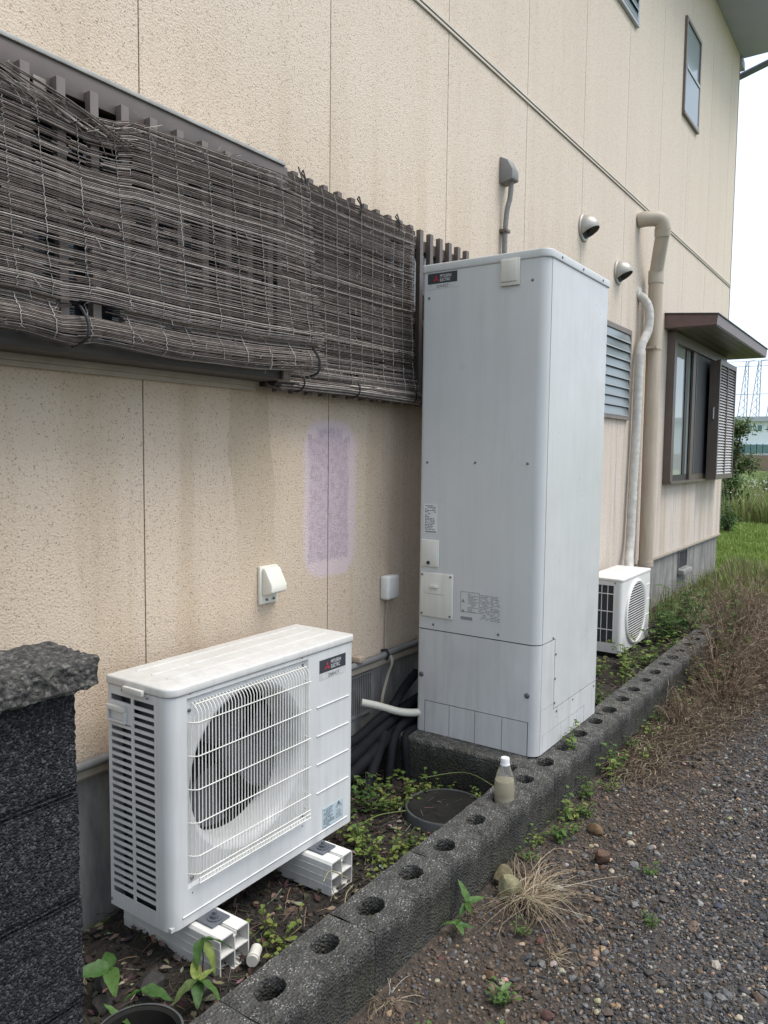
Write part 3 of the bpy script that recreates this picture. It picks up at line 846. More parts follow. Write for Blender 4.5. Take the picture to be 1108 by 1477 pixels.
# ================================================================ perimeter shells for the appliances
class Perim:
    """rounded-corner plan outline walked back-left > front > near side > back; shells are cut from it by arc length and height"""
    def __init__(s, pts, rads, n=6):
        P = [Vector((p[0], p[1])) for p in pts]
        out = [P[0]]
        s.marks = [0.0]
        for i in range(1, len(P) - 1):
            a, b, c = P[i - 1], P[i], P[i + 1]
            r = rads[i]
            d1, d2 = (a - b).normalized(), (c - b).normalized()
            p1, p2 = b + d1 * r, b + d2 * r
            cen = b + d1 * r + d2 * r
            out.append(p1)
            for k in range(1, n):
                t = k / n * math.pi / 2
                out.append(cen - d2 * r * math.cos(t) - d1 * r * math.sin(t))
            out.append(p2)
        out.append(P[-1])
        s.p = out
        s.s = [0.0]
        for a, b in zip(out[:-1], out[1:]):
            s.s.append(s.s[-1] + (b - a).length)
        s.L = s.s[-1]
    def at(s, q):
        q = min(max(q, 0), s.L)
        for k in range(len(s.p) - 1):
            if q <= s.s[k + 1] + 1e-9:
                t = (q - s.s[k]) / max(1e-9, s.s[k + 1] - s.s[k])
                d = (s.p[k + 1] - s.p[k]).normalized()
                return s.p[k].lerp(s.p[k + 1], t), Vector((d.y, -d.x))
    def shell(s, mb, q0, q1, z0, z1, off0, off1):
        """solid band between outward offsets off0 (inner) and off1 (outer)"""
        qs = [q0] + [q for q in s.s if q0 + 1e-6 < q < q1 - 1e-6] + [q1]
        ring = []
        for i, q in enumerate(qs):
            c, n = s.at(q)
            # smooth corner normals
            n2 = s.at(min(q + 1e-5, s.L))[1]; n = (n + n2).normalized()
            ring.append((c + n * off0, c + n * off1))
        A = [[mb.vert((*r[0], z)) for r in ring] for z in (z0, z1)]
        B = [[mb.vert((*r[1], z)) for r in ring] for z in (z0, z1)]
        m = len(ring)
        for k in range(m - 1):
            mb.face(B[0][k], B[0][k + 1], B[1][k + 1], B[1][k])
            mb.face(A[0][k], A[1][k], A[1][k + 1], A[0][k + 1])
            mb.face(A[0][k], A[0][k + 1], B[0][k + 1], B[0][k])
            mb.face(A[1][k], B[1][k], B[1][k + 1], A[1][k + 1])
        mb.face(A[0][0], B[0][0], B[1][0], A[1][0])
        mb.face(A[0][-1], A[1][-1], B[1][-1], B[0][-1])

def logo(parent, o, xd, zd, s, lift=0.0008):
    """three red diamonds"""
    o, xd, zd = Vector(o), Vector(xd), Vector(zd)
    n = xd.cross(zd)
    for ang in (90, 210, 330):
        mb = MB()
        a = Vector((math.cos(R(ang)), math.sin(R(ang)))); b1 = Vector((math.cos(R(ang - 30)), math.sin(R(ang - 30)))); b2 = Vector((math.cos(R(ang + 30)), math.sin(R(ang + 30))))
        q = [Vector((0, 0)), b1 * s * 0.577, a * s, b2 * s * 0.577]
        mb.quad(*[o + xd * v.x + zd * v.y + n * lift for v in q])
        mb.build('logo_diamond', 'logo_red', parent, recalc=False)

def printed(parent, o, xd, zd, w, h, rows, m='print_dark', seed=1, lift=0.0008, dens=0.8, cols=1):
    """rows of illegibly small print"""
    rr = random.Random(seed)
    o, xd, zd = Vector(o), Vector(xd), Vector(zd)
    n = xd.cross(zd) * lift
    mb = MB()
    for c in range(cols):
        c0, c1 = w * c / cols, w * (c + 0.94) / cols
        for k in range(rows):
            z = -h * (k + 0.3) / rows
            hh = h / rows * 0.45
            x = c0
            end = c0 + (c1 - c0) * rr.uniform(0.55, 1.0)
            while x < end:
                l = rr.uniform(0.004, 0.016)
                if rr.random() < dens:
                    e = min(x + l, c1)
                    mb.quad(*[o + n + xd * a + zd * b for a, b in ((x, z - hh), (e, z - hh), (e, z), (x, z))])
                x += l + rr.uniform(0.0015, 0.004)
    return mb.build('print', m, parent, recalc=False)

# ================================================================ hot water tank
TX, TY0, TY1, TXB, TZ0, TZ1 = 3.03, 1.278, 1.885, 3.765, 0.205, 2.338
tank = thing('hot_water_tank', 'tall pale grey hot water storage tank on a concrete pad', 'water heater', (3.4, 1.58, TZ0))
per = Perim([(TXB, TY1), (TX, TY1), (TX, TY0), (TXB, TY0), (TXB, TY1 - 0.001)], [0, 0.018, 0.045, 0.012, 0], 7)
depth = TXB - TX
def S(y):      # arc length of a point on the front face
    base = [k for k, p in enumerate(per.p) if abs(p.x - TX) < 1e-6]
    k = base[0]
    return per.s[k] + (per.p[k].y - y)
def SX(x):     # arc length of a point on the side face (-y)
    base = [k for k, p in enumerate(per.p) if abs(p.y - TY0) < 1e-6]
    k = base[0]
    return per.s[k] + (x - per.p[k].x)
SZ = 0.690
# dark inner core seen through the joints
mb = MB(); mb.prism([(p.x + (0.006 if p.x < 3.3 else -0.006), p.y + (0.006 if p.y < 1.5 else -0.006)) for p in per.p[:-1]], TZ0 + 0.004, TZ1 - 0.02)
mb.build('core', 'seam_dark', tank)
gp = 0.0024
mb = MB()
per.shell(mb, 0, SX(3.064), SZ + gp, TZ1 - 0.028, -0.005, 0)
mb.build('front_panel', 'tank_paint', tank, smooth=True)
mb = MB()
per.shell(mb, SX(3.0685), SX(3.2085), SZ + gp, TZ1 - 0.028, -0.005, 0)
per.shell(mb, SX(3.2085), per.L - 0.01, 0.3745, TZ1 - 0.028, -0.005, 0)
sdp = mb.build('side_panel', 'tank_paint', tank, smooth=True)
# lower front cover with its knock-out pieces
ko = [1.838, 1.708, 1.576, 1.443, 1.322]
kz = 0.352
mb = MB()
per.shell(mb, 0, SX(3.064), kz + gp, SZ - gp, -0.005, 0.0005)
per.shell(mb, 0, S(ko[0]) - gp, TZ0, kz + gp, -0.005, 0.0005)
per.shell(mb, S(ko[4]) + gp, SX(3.064), TZ0, kz + gp, -0.005, 0.0005)
lc = mb.build('lower_cover', 'tank_lower_paint', tank, smooth=True)
for a, b in zip(ko[:-1], ko[1:]):
    mb = MB()
    per.shell(mb, S(a) + gp * 0.6, S(b) - gp * 0.6, TZ0, kz - gp * 0.4, -0.005, 0.0)
    mb.build('knock_out', 'tank_lower_paint', lc, smooth=True)
mb = MB(); per.shell(mb, SX(3.067), SX(3.2025), 0.40, SZ - gp, -0.005, 0.0005)
mb.build('side_cover', 'tank_lower_paint', tank)
# skirt on the side
mb = MB()
per.shell(mb, SX(3.067), SX(3.2025), 0.285, 0.3975, -0.005, 0.0005)
per.shell(mb, SX(3.2045), SX(3.255), 0.330, 0.3695, -0.005, 0.0)
per.shell(mb, SX(3.2575), SX(3.70), 0.2865, 0.3695, -0.005, 0.0005)
per.shell(mb, SX(3.7025), per.L - 0.01, TZ0, 0.3695, -0.005, 0.0)
per.shell(mb, SX(3.2045), SX(3.255), 0.2865, 0.3275, -0.005, 0.0005)
per.shell(mb, SX(3.067), SX(3.092), TZ0, 0.2845, -0.005, 0.0005)
per.shell(mb, SX(3.60), SX(3.70), TZ0, 0.286, -0.005, 0.0005)
sk = mb.build('skirt', 'tank_lower_paint', tank)
kx = [3.094, 3.2, 3.30, 3.40, 3.50, 3.598]
for a, b in zip(kx[:-1], kx[1:]):
    mb = MB(); per.shell(mb, SX(a) + 0.001, SX(b) - 0.001, TZ0, 0.2835, -0.005, 0.0)
    mb.build('knock_out', 'tank_lower_paint', sk)
# lid
out = [p for p in per.p[:-1]]
lp = []
for p in out:
    lp.append((p.x - 0.006 if p.x < 3.4 else p.x + 0.004, p.y - 0.006 if p.y < 1.58 else p.y + 0.004))
MB().prism(lp, TZ1 - 0.030, TZ1 + 0.006).build('lid', 'tank_paint', tank, bevel=0.006, segs=3, smooth=True)
FX = TX - 0.0002
XD, ZD = (0, -1, 0), (0, 0, 1)
# control cover at the top
cb = bx('relief_valve_cover', 'ivory_plastic', tank, FX - 0.013, FX, 1.405, 1.492, 2.207, 2.318, 0.003)
bx('flap', 'ivory_plastic', cb, FX - 0.019, FX - 0.0132, 1.415, 1.486, 2.222, 2.312, 0.003)
# badge
bd = bx('badge', 'badge_black', tank, FX - 0.001, FX, 1.706, 1.856, 2.256, 2.302)
bs = bx('badge_strip', 'badge_silver', tank, FX - 0.0008, FX, 1.706, 1.856, 2.233, 2.2555)
logo(bd, (FX - 0.001, 1.812, 2.276), XD, ZD, 0.0165)
text('lettering', 'MITSUBISHI', 0.0185, (FX - 0.001, 1.793, 2.281), XD, ZD, 'print_white', bd, 0.62, 0.0008)
text('lettering', 'ELECTRIC', 0.0185, (FX - 0.001, 1.793, 2.264), XD, ZD, 'print_white', bd, 0.66, 0.0008)
text('lettering', 'DIAHOT', 0.019, (FX - 0.0008, 1.81, 2.237), XD, ZD, 'print_dark', bs, 0.82, 0.0008)
# labels
lb = bx('rating_label', 'sticker_white', tank, FX - 0.0008, FX, 1.786, 1.858, 1.135, 1.272)
printed(lb, (FX - 0.0008, 1.852, 1.266), XD, ZD, 0.06, 0.115, 16, seed=3, dens=0.7)
bx('bar_code', 'print_grey', lb, FX - 0.0014, FX - 0.00085, 1.792, 1.852, 1.140, 1.147)
lb = bx('warning_print', 'tank_paint', tank, FX - 0.0006, FX, 1.458, 1.660, 0.757, 0.888)
printed(lb, (FX - 0.0006, 1.622, 0.880), XD, ZD, 0.055, 0.085, 13, 'print_grey', 5, dens=0.9)
printed(lb, (FX - 0.0006, 1.560, 0.882), XD, ZD, 0.10, 0.115, 17, 'print_grey', 6, dens=0.85, cols=2)
bx('model_bar', 'print_grey', lb, FX - 0.0013, FX - 0.00065, 1.598, 1.657, 0.760, 0.774)
for dz in (0.0, 0.045):
    m_ = MB(); m_.prism([(1.655, 0.838 - dz), (1.637, 0.838 - dz), (1.646, 0.854 - dz)], FX - 0.0013, FX - 0.00065, lambda p: (p[2], p[0], p[1])); m_.build('warning_triangle', 'print_grey', lb)
fm = MB()
for y0_, y1_, z0_, z1_ in ((1.659, 1.657, 0.795, 0.887), (1.566, 1.564, 0.795, 0.887), (1.657, 1.566, 0.885, 0.887), (1.657, 1.566, 0.795, 0.797)):
    fm.box(FX - 0.0012, FX - 0.00065, min(y0_, y1_), max(y0_, y1_), z0_, z1_)
fm.build('print_frame', 'print_grey', lb)
# two service doors
d = bx('drain_door', 'ivory_plastic', tank, FX - 0.010, FX, 1.772, 1.868, 0.982, 1.108, 0.005, 3)
bx('inset', 'ivory_plastic', d, FX - 0.012, FX - 0.0102, 1.780, 1.860, 0.990, 1.100, 0.001)
MB().lathe([(0.0085, 0.0), (0.0085, 0.004)], (FX - 0.0121, 1.824, 1.002), 'x', 16).build('lock', 'rubber', d)
d = bx('wiring_door', 'ivory_plastic', tank, FX - 0.010, FX, 1.695, 1.868, 0.750, 0.957, 0.005, 3)
bx('pull', 'ivory_plastic', d, FX - 0.024, FX - 0.0102, 1.770, 1.812, 0.888, 0.902, 0.003)
bx('print_line', 'print_grey', d, FX - 0.0108, FX - 0.01015, 1.742, 1.838, 0.859, 0.8605)
for y in (1.708, 1.857):
    for z in (0.765, 0.945):
        MB().lathe([(0.005, 0.0), (0.005, 0.003)], (FX - 0.0101, y, z), 'x', 10).build('screw', 'screw', d)
for y, z in ((1.848, 2.195), (1.35, 2.22), (1.845, 1.46), (1.60, 1.462), (1.352, 1.462), (1.80, 0.715), (1.47, 0.715)):
    MB().lathe([(0.006, 0.0), (0.005, 0.003), (0.002, 0.004)], (FX, y, z), 'x', 10).build('screw', 'screw', tank, smooth=True)
for y, z in ((1.859, 0.473), (1.327, 0.470)):
    MB().lathe([(0.012, 0.0), (0.012, 0.003), (0.008, 0.006), (0.003, 0.006)], (FX - 0.0005, y, z), 'x', 16).build('cover_lock', 'bracket_grey', tank, smooth=True)
for x, z in ((3.18, 0.70), (3.215, 0.62), (3.215, 0.51), (3.215, 0.40), (3.24, 0.356), (3.44, 0.358), (3.725, 0.352)):
    MB().lathe([(0.0055, 0.0), (0.005, 0.003), (0.002, 0.004)], (x, TY0, z), 'y', 10).build('screw', 'screw', tank, smooth=True)
for x in (3.15, 3.40, 3.66):
    MB().lathe([(0.0055, 0.0), (0.005, 0.003), (0.002, 0.004)], (x, TY0 - 0.006, TZ1 - 0.012), 'y', 10).build('screw', 'screw', tank, smooth=True)
# concrete pad under the tank
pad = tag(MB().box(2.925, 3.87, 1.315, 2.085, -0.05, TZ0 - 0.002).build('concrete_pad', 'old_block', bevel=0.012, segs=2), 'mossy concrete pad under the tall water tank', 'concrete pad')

# ---------------------------------------------------------------- pipes between tank and near unit
hp = thing('heating_hose', 'white insulated hose leaving the tank near the foundation vent', 'hose', (2.9, 1.95, 0.3))
MB().tube(tri_bend([(2.845, W - 0.02, 0.345), (2.90, W - 0.07, 0.325), (2.98, W - 0.16, 0.29), (3.06, W - 0.23, 0.285), (3.20, W - 0.26, 0.285)]), 0.018, 12).build('hose', 'pipe_white', hp, smooth=True)
hs = thing('water_hoses', 'bundle of black insulated hoses running from the tank to the near outdoor unit', 'hose', (2.6, 1.95, 0.0))
for pts, r in (([(3.25, 1.97, 0.30), (3.05, 1.98, 0.27), (2.85, 1.985, 0.215), (2.6, 1.985, 0.15), (2.3, 1.985, 0.13), (2.1, 1.985, 0.22)], 0.028),
               ([(3.25, 1.96, 0.25), (3.02, 1.955, 0.215), (2.8, 1.95, 0.165), (2.55, 1.955, 0.095), (2.3, 1.955, 0.10), (2.1, 1.99, 0.2)], 0.028),
               ([(3.2, 1.99, 0.42), (3.10, 1.995, 0.37), (2.98, 1.99, 0.30), (2.85, 2.0, 0.26), (2.7, 2.02, 0.21), (2.4, 2.03, 0.2), (2.25, 2.0, 0.3)], 0.022),
               ([(3.2, 1.93, 0.24), (3.0, 1.93, 0.235), (2.90, 1.92, 0.20), (2.84, 1.90, 0.12), (2.80, 1.89, 0.0), (2.79, 1.885, -0.05)], 0.02),
               ([(3.1, 1.90, 0.20), (2.95, 1.885, 0.205), (2.905, 1.865, 0.17), (2.90, 1.855, 0.08), (2.90, 1.85, -0.05)], 0.017),
               ([(2.88, 1.96, 0.21), (2.78, 1.93, 0.15), (2.66, 1.90, 0.05), (2.60, 1.88, -0.04)], 0.024)):
    MB().tube(tri_bend(pts), r, 12).build('hose', 'hose_black', hs, smooth=True)
# ================================================================ near outdoor unit (heat pump)
AX0, AX1, AY, AYB, AZ0, AZ1 = 1.398, 2.250, 1.678, 1.950, 0.126, 0.832
ac = thing('outdoor_unit', 'white heat pump outdoor unit with wire fan guard on plastic blocks', 'heat pump', (1.82, 1.81, AZ0))
pa = Perim([(AX0, AYB), (AX0, AY), (AX1, AY), (AX1, AYB)], [0, 0.035, 0.012, 0], 8)
f0 = [k for k, p in enumerate(pa.p) if abs(p.y - AY) < 1e-6][0]
def AS(x): return pa.s[f0] + (x - pa.p[f0].x)
def AL(y): return AYB - y          # arc length along the left side
# recessed tray of the fan opening
tx0, tx1, tz0, tz1 = 1.462, 1.996, 0.232, 0.796
mb = MB()
zt = AZ1 - 0.024
pa.shell(mb, AL(1.728), AS(tx0), AZ0, zt, -0.004, 0)
pa.shell(mb, AS(tx1), pa.L, AZ0, zt, -0.004, 0)
mb.box(tx0, tx1, AY, AY + 0.004, AZ0, tz0); mb.box(tx0, tx1, AY, AY + 0.004, tz1, zt)
cs = mb.build('casing', 'ac_paint', ac, smooth=True)
mb = MB()
dz = 0.010
fcx, fcz, fr_ = 1.729, 0.515, 0.258
mb.holeplate(tx0 + 0.008, tx1 - 0.008, tz0 + 0.008, tz1 - 0.008, fcx, fcz, fr_, fr_, lambda u, v: (u, AY + dz, v), 64)
c4o = [(tx0, tz0), (tx1, tz0), (tx1, tz1), (tx0, tz1)]
c4i = [(tx0 + 0.008, tz0 + 0.008), (tx1 - 0.008, tz0 + 0.008), (tx1 - 0.008, tz1 - 0.008), (tx0 + 0.008, tz1 - 0.008)]
for k in range(4):
    a, b, c, d_ = c4o[k], c4o[(k + 1) % 4], c4i[(k + 1) % 4], c4i[k]
    mb.quad((a[0], AY + 0.001, a[1]), (b[0], AY + 0.001, b[1]), (c[0], AY + dz, c[1]), (d_[0], AY + dz, d_[1]))
mb.build('fan_tray', 'ac_paint', cs, recalc=False)
MB().lathe([(fr_, 0.0), (fr_ - 0.010, -0.004), (fr_ - 0.020, -0.016), (fr_ - 0.026, -0.035), (fr_ - 0.027, -0.115)], (fcx, AY + dz, fcz), 'y', 64, cap=False).build('bell_mouth', 'ac_paint', ac, recalc=False, smooth=True)
mb = MB()
mb.quad((AX0 + 0.012, 1.90, AZ0 + 0.01), (AX1 - 0.01, 1.90, AZ0 + 0.01), (AX1 - 0.01, 1.90, zt), (AX0 + 0.012, 1.90, zt))
mb.build('heat_exchanger', 'coil_fin', ac, recalc=False)
bx('base_pan', 'ac_paint', ac, AX0 + 0.005, AX1 - 0.005, AY + 0.005, AYB, AZ0 + 0.0005, AZ0 + 0.012)
bx('back_panel', 'ac_paint', ac, AX0 + 0.004, AX1, AYB - 0.004, AYB, AZ0 + 0.013, zt)
bx('inner_wall', 'cavity', ac, 2.0, 2.006, AY + 0.012, 1.899, AZ0 + 0.013, zt)
# fan
fan = MB().lathe([(0.052, 0.0), (0.052, 0.03), (0.045, 0.042), (0.01, 0.046)], (fcx, AY + 0.115, fcz), 'y', 28).build('fan', 'fan_grey', ac, smooth=True)
for k in range(3):
    mb = MB()
    a0 = R(95 + 120 * k)
    g_ = []
    for i in range(7):
        r = 0.048 + (0.222 - 0.048) * i / 6
        row = []
        for j in range(7):
            sw = (j / 6 - 0.5) * R(78 if i else 60) + 0.32 * (r / 0.2) ** 2
            a = a0 + sw
            row.append(mb.vert((fcx + r * math.cos(a), AY + 0.118 + 0.06 * (j / 6 - 0.5) * (0.55 + 0.45 * i / 6), fcz + r * math.sin(a))))
        g_.append(row)
    for i in range(6):
        for j in range(6):
            mb.face(g_[i][j], g_[i + 1][j], g_[i + 1][j + 1], g_[i][j + 1])
    mb.build('blade', 'fan_grey', fan, smooth=True)
MB().tube([(fcx, AY + 0.09, fcz), (fcx, 1.899, fcz)], 0.04, 16).build('motor', 'fan_grey', ac)
# top cover
tp = []
for p in Perim([(AX0 - 0.004, AYB + 0.006), (AX0 - 0.004, AY - 0.005), (AX1 + 0.004, AY - 0.005), (AX1 + 0.004, AYB + 0.006)], [0, 0.038, 0.014, 0], 8).p:
    tp.append((p.x, p.y))
tc_ = MB().prism(tp, AZ1 - 0.023, AZ1 + 0.004).build('top_cover', 'ac_top_paint', ac, bevel=0.006, segs=3, smooth=True)
for y in (1.765, 1.835, 1.905):
    bx('rib', 'ac_top_paint', tc_, AX0 + 0.07, AX1 - 0.05, y, y + 0.008, AZ1 + 0.002, AZ1 + 0.0065, 0.002)
bx('top_tab', 'ac_top_paint', ac, AX0 - 0.017, AX0 - 0.0045, 1.775, 1.862, AZ1 - 0.030, AZ1 - 0.012, 0.003)
# slotted left side
mb = MB()
sx0, sx1 = AX0, AX0 + 0.003
mb.box(sx0, sx1, 1.7285, 1.742, AZ0, zt); mb.box(sx0, sx1, 1.936, AYB, AZ0, zt)
mb.box(sx0, sx1, 1.742, 1.936, AZ0, 0.172); mb.box(sx0, sx1, 1.742, 1.936, 0.782, zt); mb.box(sx0, sx1, 1.832, 1.844, 0.172, 0.782)
mb.box(sx0, sx1, 1.844, 1.936, 0.700, 0.755)
sd_ = mb.build('side_panel', 'ac_paint', ac)
nsl = 27
pit = (0.782 - 0.172) / nsl
sme = [MB().box(-0.001, 0.004, y0, y1, -0.0044, 0.0044).mesh('slat') for y0, y1 in ((1.742, 1.832), (1.844, 1.936))]
sme2 = MB().box(0, 0.001, 0, 0.001, 0, 0.001)
for c_, me in enumerate(sme):
    for k in range(1, nsl):
        z = 0.172 + k * pit
        if c_ == 1 and 0.698 < z < 0.757:
            continue
        o = link('slat', me, 'ac_paint', sd_)
        o.location = (AX0 + 0.0005, 0, z)
bx('inner_screen', 'coil_fin', ac, AX0 + 0.022, AX0 + 0.026, 1.735, 1.898, AZ0 + 0.013, zt)
hn = MB(); hn.box(AX0 - 0.014, AX0 - 0.0002, 1.862, 1.944, 0.738, 0.752); hn.box(AX0 - 0.010, AX0 - 0.0002, 1.862, 1.868, 0.702, 0.738); hn.box(AX0 - 0.010, AX0 - 0.0002, 1.938, 1.944, 0.702, 0.738); hn.box(AX0 - 0.010, AX0 - 0.0002, 1.868, 1.938, 0.702, 0.708)
hn.build('handle', 'ac_top_paint', ac, bevel=0.002)
for y, z in ((1.765, 0.800), (1.875, 0.803), (1.944, 0.145)):
    MB().lathe([(0.005, 0.0), (0.004, 0.003), (0.001, 0.0035)], (AX0 - 0.0045 if z > 0.5 else AX0, y, z), 'x', 10).build('screw', 'screw', ac, smooth=True)
# wire guard
mb = MB()
gy = AY - 0.020
nw = 38
for k in range(nw):
    x = 1.487 + (1.978 - 1.487) * k / (nw - 1)
    ztop = 0.768
    pts = [(x, gy, 0.243), (x, gy, ztop - 0.018), (x, gy + 0.006, ztop - 0.005), (x, gy + 0.016, ztop + 0.004), (x, AY + 0.008, ztop + 0.010)]
    mb.tube(pts, 0.00165, 5)
for x, y in ((1.472, AY - 0.004), (1.479, AY - 0.012)):
    mb.tube([(x, y, 0.262), (x, y, 0.742)], 0.00165, 5)
for z in (0.726, 0.627, 0.528, 0.429, 0.330, 0.276, 0.262, 0.248):
    x0_ = 1.4665 if z > 0.27 else 1.50
    pts = [(x0_, AY + 0.004, z), (x0_ + 0.004, AY - 0.008, z), (1.484, gy - 0.003, z), (1.985, gy - 0.003, z), (1.988, AY + 0.006, z)]
    if z < 0.27:
        pts = pts[2:]
    mb.tube(pts, 0.0019, 5)
mb.tube([(1.49, AY - 0.004, 0.774), (1.985, AY - 0.004, 0.774)], 0.0019, 5)
mb.build('fan_guard', 'wire', ac, smooth=True)
for x, z in ((1.478, 0.757), (1.977, 0.777), (1.484, 0.255), (1.975, 0.25)):
    MB().lathe([(0.006, 0.0), (0.005, 0.004), (0.002, 0.005)], (x, AY + 0.0095, z), 'y', 10).build('screw', 'screw', ac, smooth=True)
for x, z in ((1.475, 0.808), (1.965, 0.806), (1.478, 0.215), (1.968, 0.218)):
    MB().lathe([(0.003, 0.0), (0.002, 0.001)], (x, AY, z), 'y', 8).build('screw', 'screw', ac)
for z in (0.612, 0.510, 0.408, 0.304):
    mb = MB().prism([(AY, z - 0.004), (AY - 0.004, z + 0.001), (AY, z + 0.003)], 2.042, 2.226, lambda p: (p[2], p[0], p[1]))
    mb.build('ridge', 'ac_paint', cs)
mb = MB().prism([(AY, 0.150), (AY - 0.004, 0.156), (AY, 0.158)], 1.44, 2.22, lambda p: (p[2], p[0], p[1]))
mb.build('ridge', 'ac_paint', cs)
XD, ZD = (1, 0, 0), (0, 0, 1)
bd = bx('badge', 'badge_black', ac, 2.056, 2.205, AY - 0.001, AY - 0.0001, 0.730, 0.776)
bs = bx('badge_strip', 'badge_silver', ac, 2.056, 2.205, AY - 0.0008, AY - 0.0001, 0.705, 0.7295)
logo(bd, (2.098, AY - 0.001, 0.749), XD, ZD, 0.0165)
text('lettering', 'MITSUBISHI', 0.0185, (2.118, AY - 0.001, 0.755), XD, ZD, 'print_white', bd, 0.62, 0.0008)
text('lettering', 'ELECTRIC', 0.0185, (2.118, AY - 0.001, 0.738), XD, ZD, 'print_white', bd, 0.66, 0.0008)
text('lettering', 'DIAHOT', 0.020, (2.105, AY - 0.0008, 0.709), XD, ZD, 'print_dark', bs, 0.82, 0.0008)
lb = bx('rating_label', 'sticker_blue', ac, 2.077, 2.196, AY - 0.0008, AY - 0.0001, 0.160, 0.236)
printed(lb, (2.082, AY - 0.0008, 0.232), XD, ZD, 0.066, 0.07, 11, seed=9, dens=0.75)
printed(lb, (2.152, AY - 0.0008, 0.222), XD, ZD, 0.04, 0.05, 9, 'print_grey', 12, dens=0.8)
mb = MB().prism([(2.160, 0.222), (2.178, 0.222), (2.169, 0.235)], AY - 0.0016, AY - 0.00085, lambda p: (p[0], p[2], p[1])); mb.build('warning_triangle', 'print_dark', lb)
# feet and mounting blocks
for k, x in enumerate((1.498, 2.005)):
    ft_ = bx('foot_bracket', 'bracket_grey', ac, x - 0.006, x + 0.066, 1.612, 1.70, 0.1195, 0.1255, 0.002)
    MB().lathe([(0.022, 0.0), (0.022, 0.003), (0.013, 0.003), (0.013, 0.012), (0.007, 0.012), (0.007, 0.022)], (x + 0.03, 1.640, 0.126), 'z', 12).build('bolt', 'bracket_grey', ft_)
for k, (x, lab) in enumerate(((1.468, 'white hollow plastic mounting block under the slotted end of the heat pump'), (1.975, 'white hollow plastic mounting block under the badge end of the heat pump'))):
    lg = thing('mounting_block', lab, 'mounting block', (x + 0.058, 1.78, 0.0), 'blocks under the heat pump')
    y0, y1, w_, h_ = 1.555, 1.985, 0.116, 0.119
    mb = MB()
    t_ = 0.004
    x1 = x + w_
    xm = x + w_ / 2
    z0 = 0.004
    mb.box(x, x + t_, y0, y1, z0, h_ - 0.008); mb.box(x1 - t_, x1, y0, y1, z0, h_ - 0.008)
    mb.box(x + t_, x1 - t_, y0, y1, z0, z0 + t_)
    for a, b in ((x + 0.006, xm - 0.007), (xm + 0.007, x1 - 0.006)):
        mb.box(a, b, y0, y1, h_ - t_, h_)
    for a, b, s_ in ((x, x + 0.006, 1), (x1 - 0.006, x1, -1)):
        if s_ > 0:
            mb.prism([(a, h_ - 0.008), (b, h_), (b, h_ - t_), (a + t_, h_ - 0.009)], y0, y1, lambda p: (p[0], p[2], p[1]))
        else:
            mb.prism([(b, h_ - 0.008), (a, h_), (a, h_ - t_), (b - t_, h_ - 0.009)], y0, y1, lambda p: (p[0], p[2], p[1]))
    mb.box(xm - 0.007, xm - 0.004, y0, y1, h_ - 0.016, h_ - t_); mb.box(xm + 0.004, xm + 0.007, y0, y1, h_ - 0.016, h_ - t_)
    mb.box(xm - 0.004, xm + 0.004, y0, y1, h_ - 0.016, h_ - 0.013)
    mb.box(xm - 0.0018, xm + 0.0018, y0, y1, z0 + t_, h_ - 0.0161); mb.box(x + t_, xm - 0.0019, y0, y1, 0.060, 0.0635); mb.box(xm + 0.0019, x1 - t_, y0, y1, 0.060, 0.0635)
    mb.build('profile', 'white_plastic', lg)
    for z in (0.035, 0.062, 0.088):
        bx('side_ridge', 'white_plastic', lg, x - 0.0015, x - 0.0001, y0, y1, z, z + 0.002)

# ================================================================ far outdoor unit (air conditioner)
a2 = thing('air_conditioner_unit', 'small cream white air conditioner outdoor unit behind the tank', 'air conditioner', (5.9, 1.85, 0.05))
BX0, BX1, BY, BYB, BZ0, BZ1 = 5.545, 6.270, 1.712, 1.985, 0.060, 0.605
p2 = Perim([(BX0, BYB), (BX0, BY), (BX1, BY), (BX1, BYB)], [0, 0.025, 0.025, 0], 6)
f2 = [k for k, p in enumerate(p2.p) if abs(p.y - BY) < 1e-6][0]
mb = MB(); p2.shell(mb, BYB - 1.752, p2.L, BZ0, BZ1 - 0.018, -0.004, 0)
mb.build('casing', 'ac_white', a2, smooth=True)
tp = [(p.x, p.y) for p in Perim([(BX0 - 0.004, BYB + 0.004), (BX0 - 0.004, BY - 0.004), (BX1 + 0.004, BY - 0.004), (BX1 + 0.004, BYB + 0.004)], [0, 0.028, 0.028, 0], 6).p]
tcv = MB().prism(tp, BZ1 - 0.0175, BZ1 + 0.003).build('top_cover', 'ac_white', a2, bevel=0.005, smooth=True)
for y in (1.78, 1.83, 1.88, 1.93):
    bx('rib', 'ac_white', tcv, BX0 + 0.08, BX1 - 0.08, y, y + 0.006, BZ1 + 0.0015, BZ1 + 0.005)
bx('back_panel', 'ac_white', a2, BX0 + 0.005, BX1 - 0.005, BYB - 0.006, BYB, BZ0, BZ1 - 0.018)
bx('base_pan', 'ac_white', a2, BX0 + 0.005, BX1 - 0.005, BY + 0.005, BYB - 0.0065, BZ0, BZ0 + 0.012)
bx('coil', 'coil_fin', a2, BX0 + 0.02, BX0 + 0.026, 1.735, 1.978, BZ0 + 0.013, BZ1 - 0.02)
fm = MB()
fm.box(BX0, BX0 + 0.004, 1.7525, 1.775, BZ0, BZ1 - 0.018); fm.box(BX0, BX0 + 0.004, 1.962, 1.979, BZ0, BZ1 - 0.018)
fm.box(BX0, BX0 + 0.004, 1.7751, 1.9619, BZ0, BZ0 + 0.07); fm.box(BX0, BX0 + 0.004, 1.7751, 1.9619, BZ1 - 0.05, BZ1 - 0.018)
sf = fm.build('side_frame', 'ac_white', a2)
gm = MB()
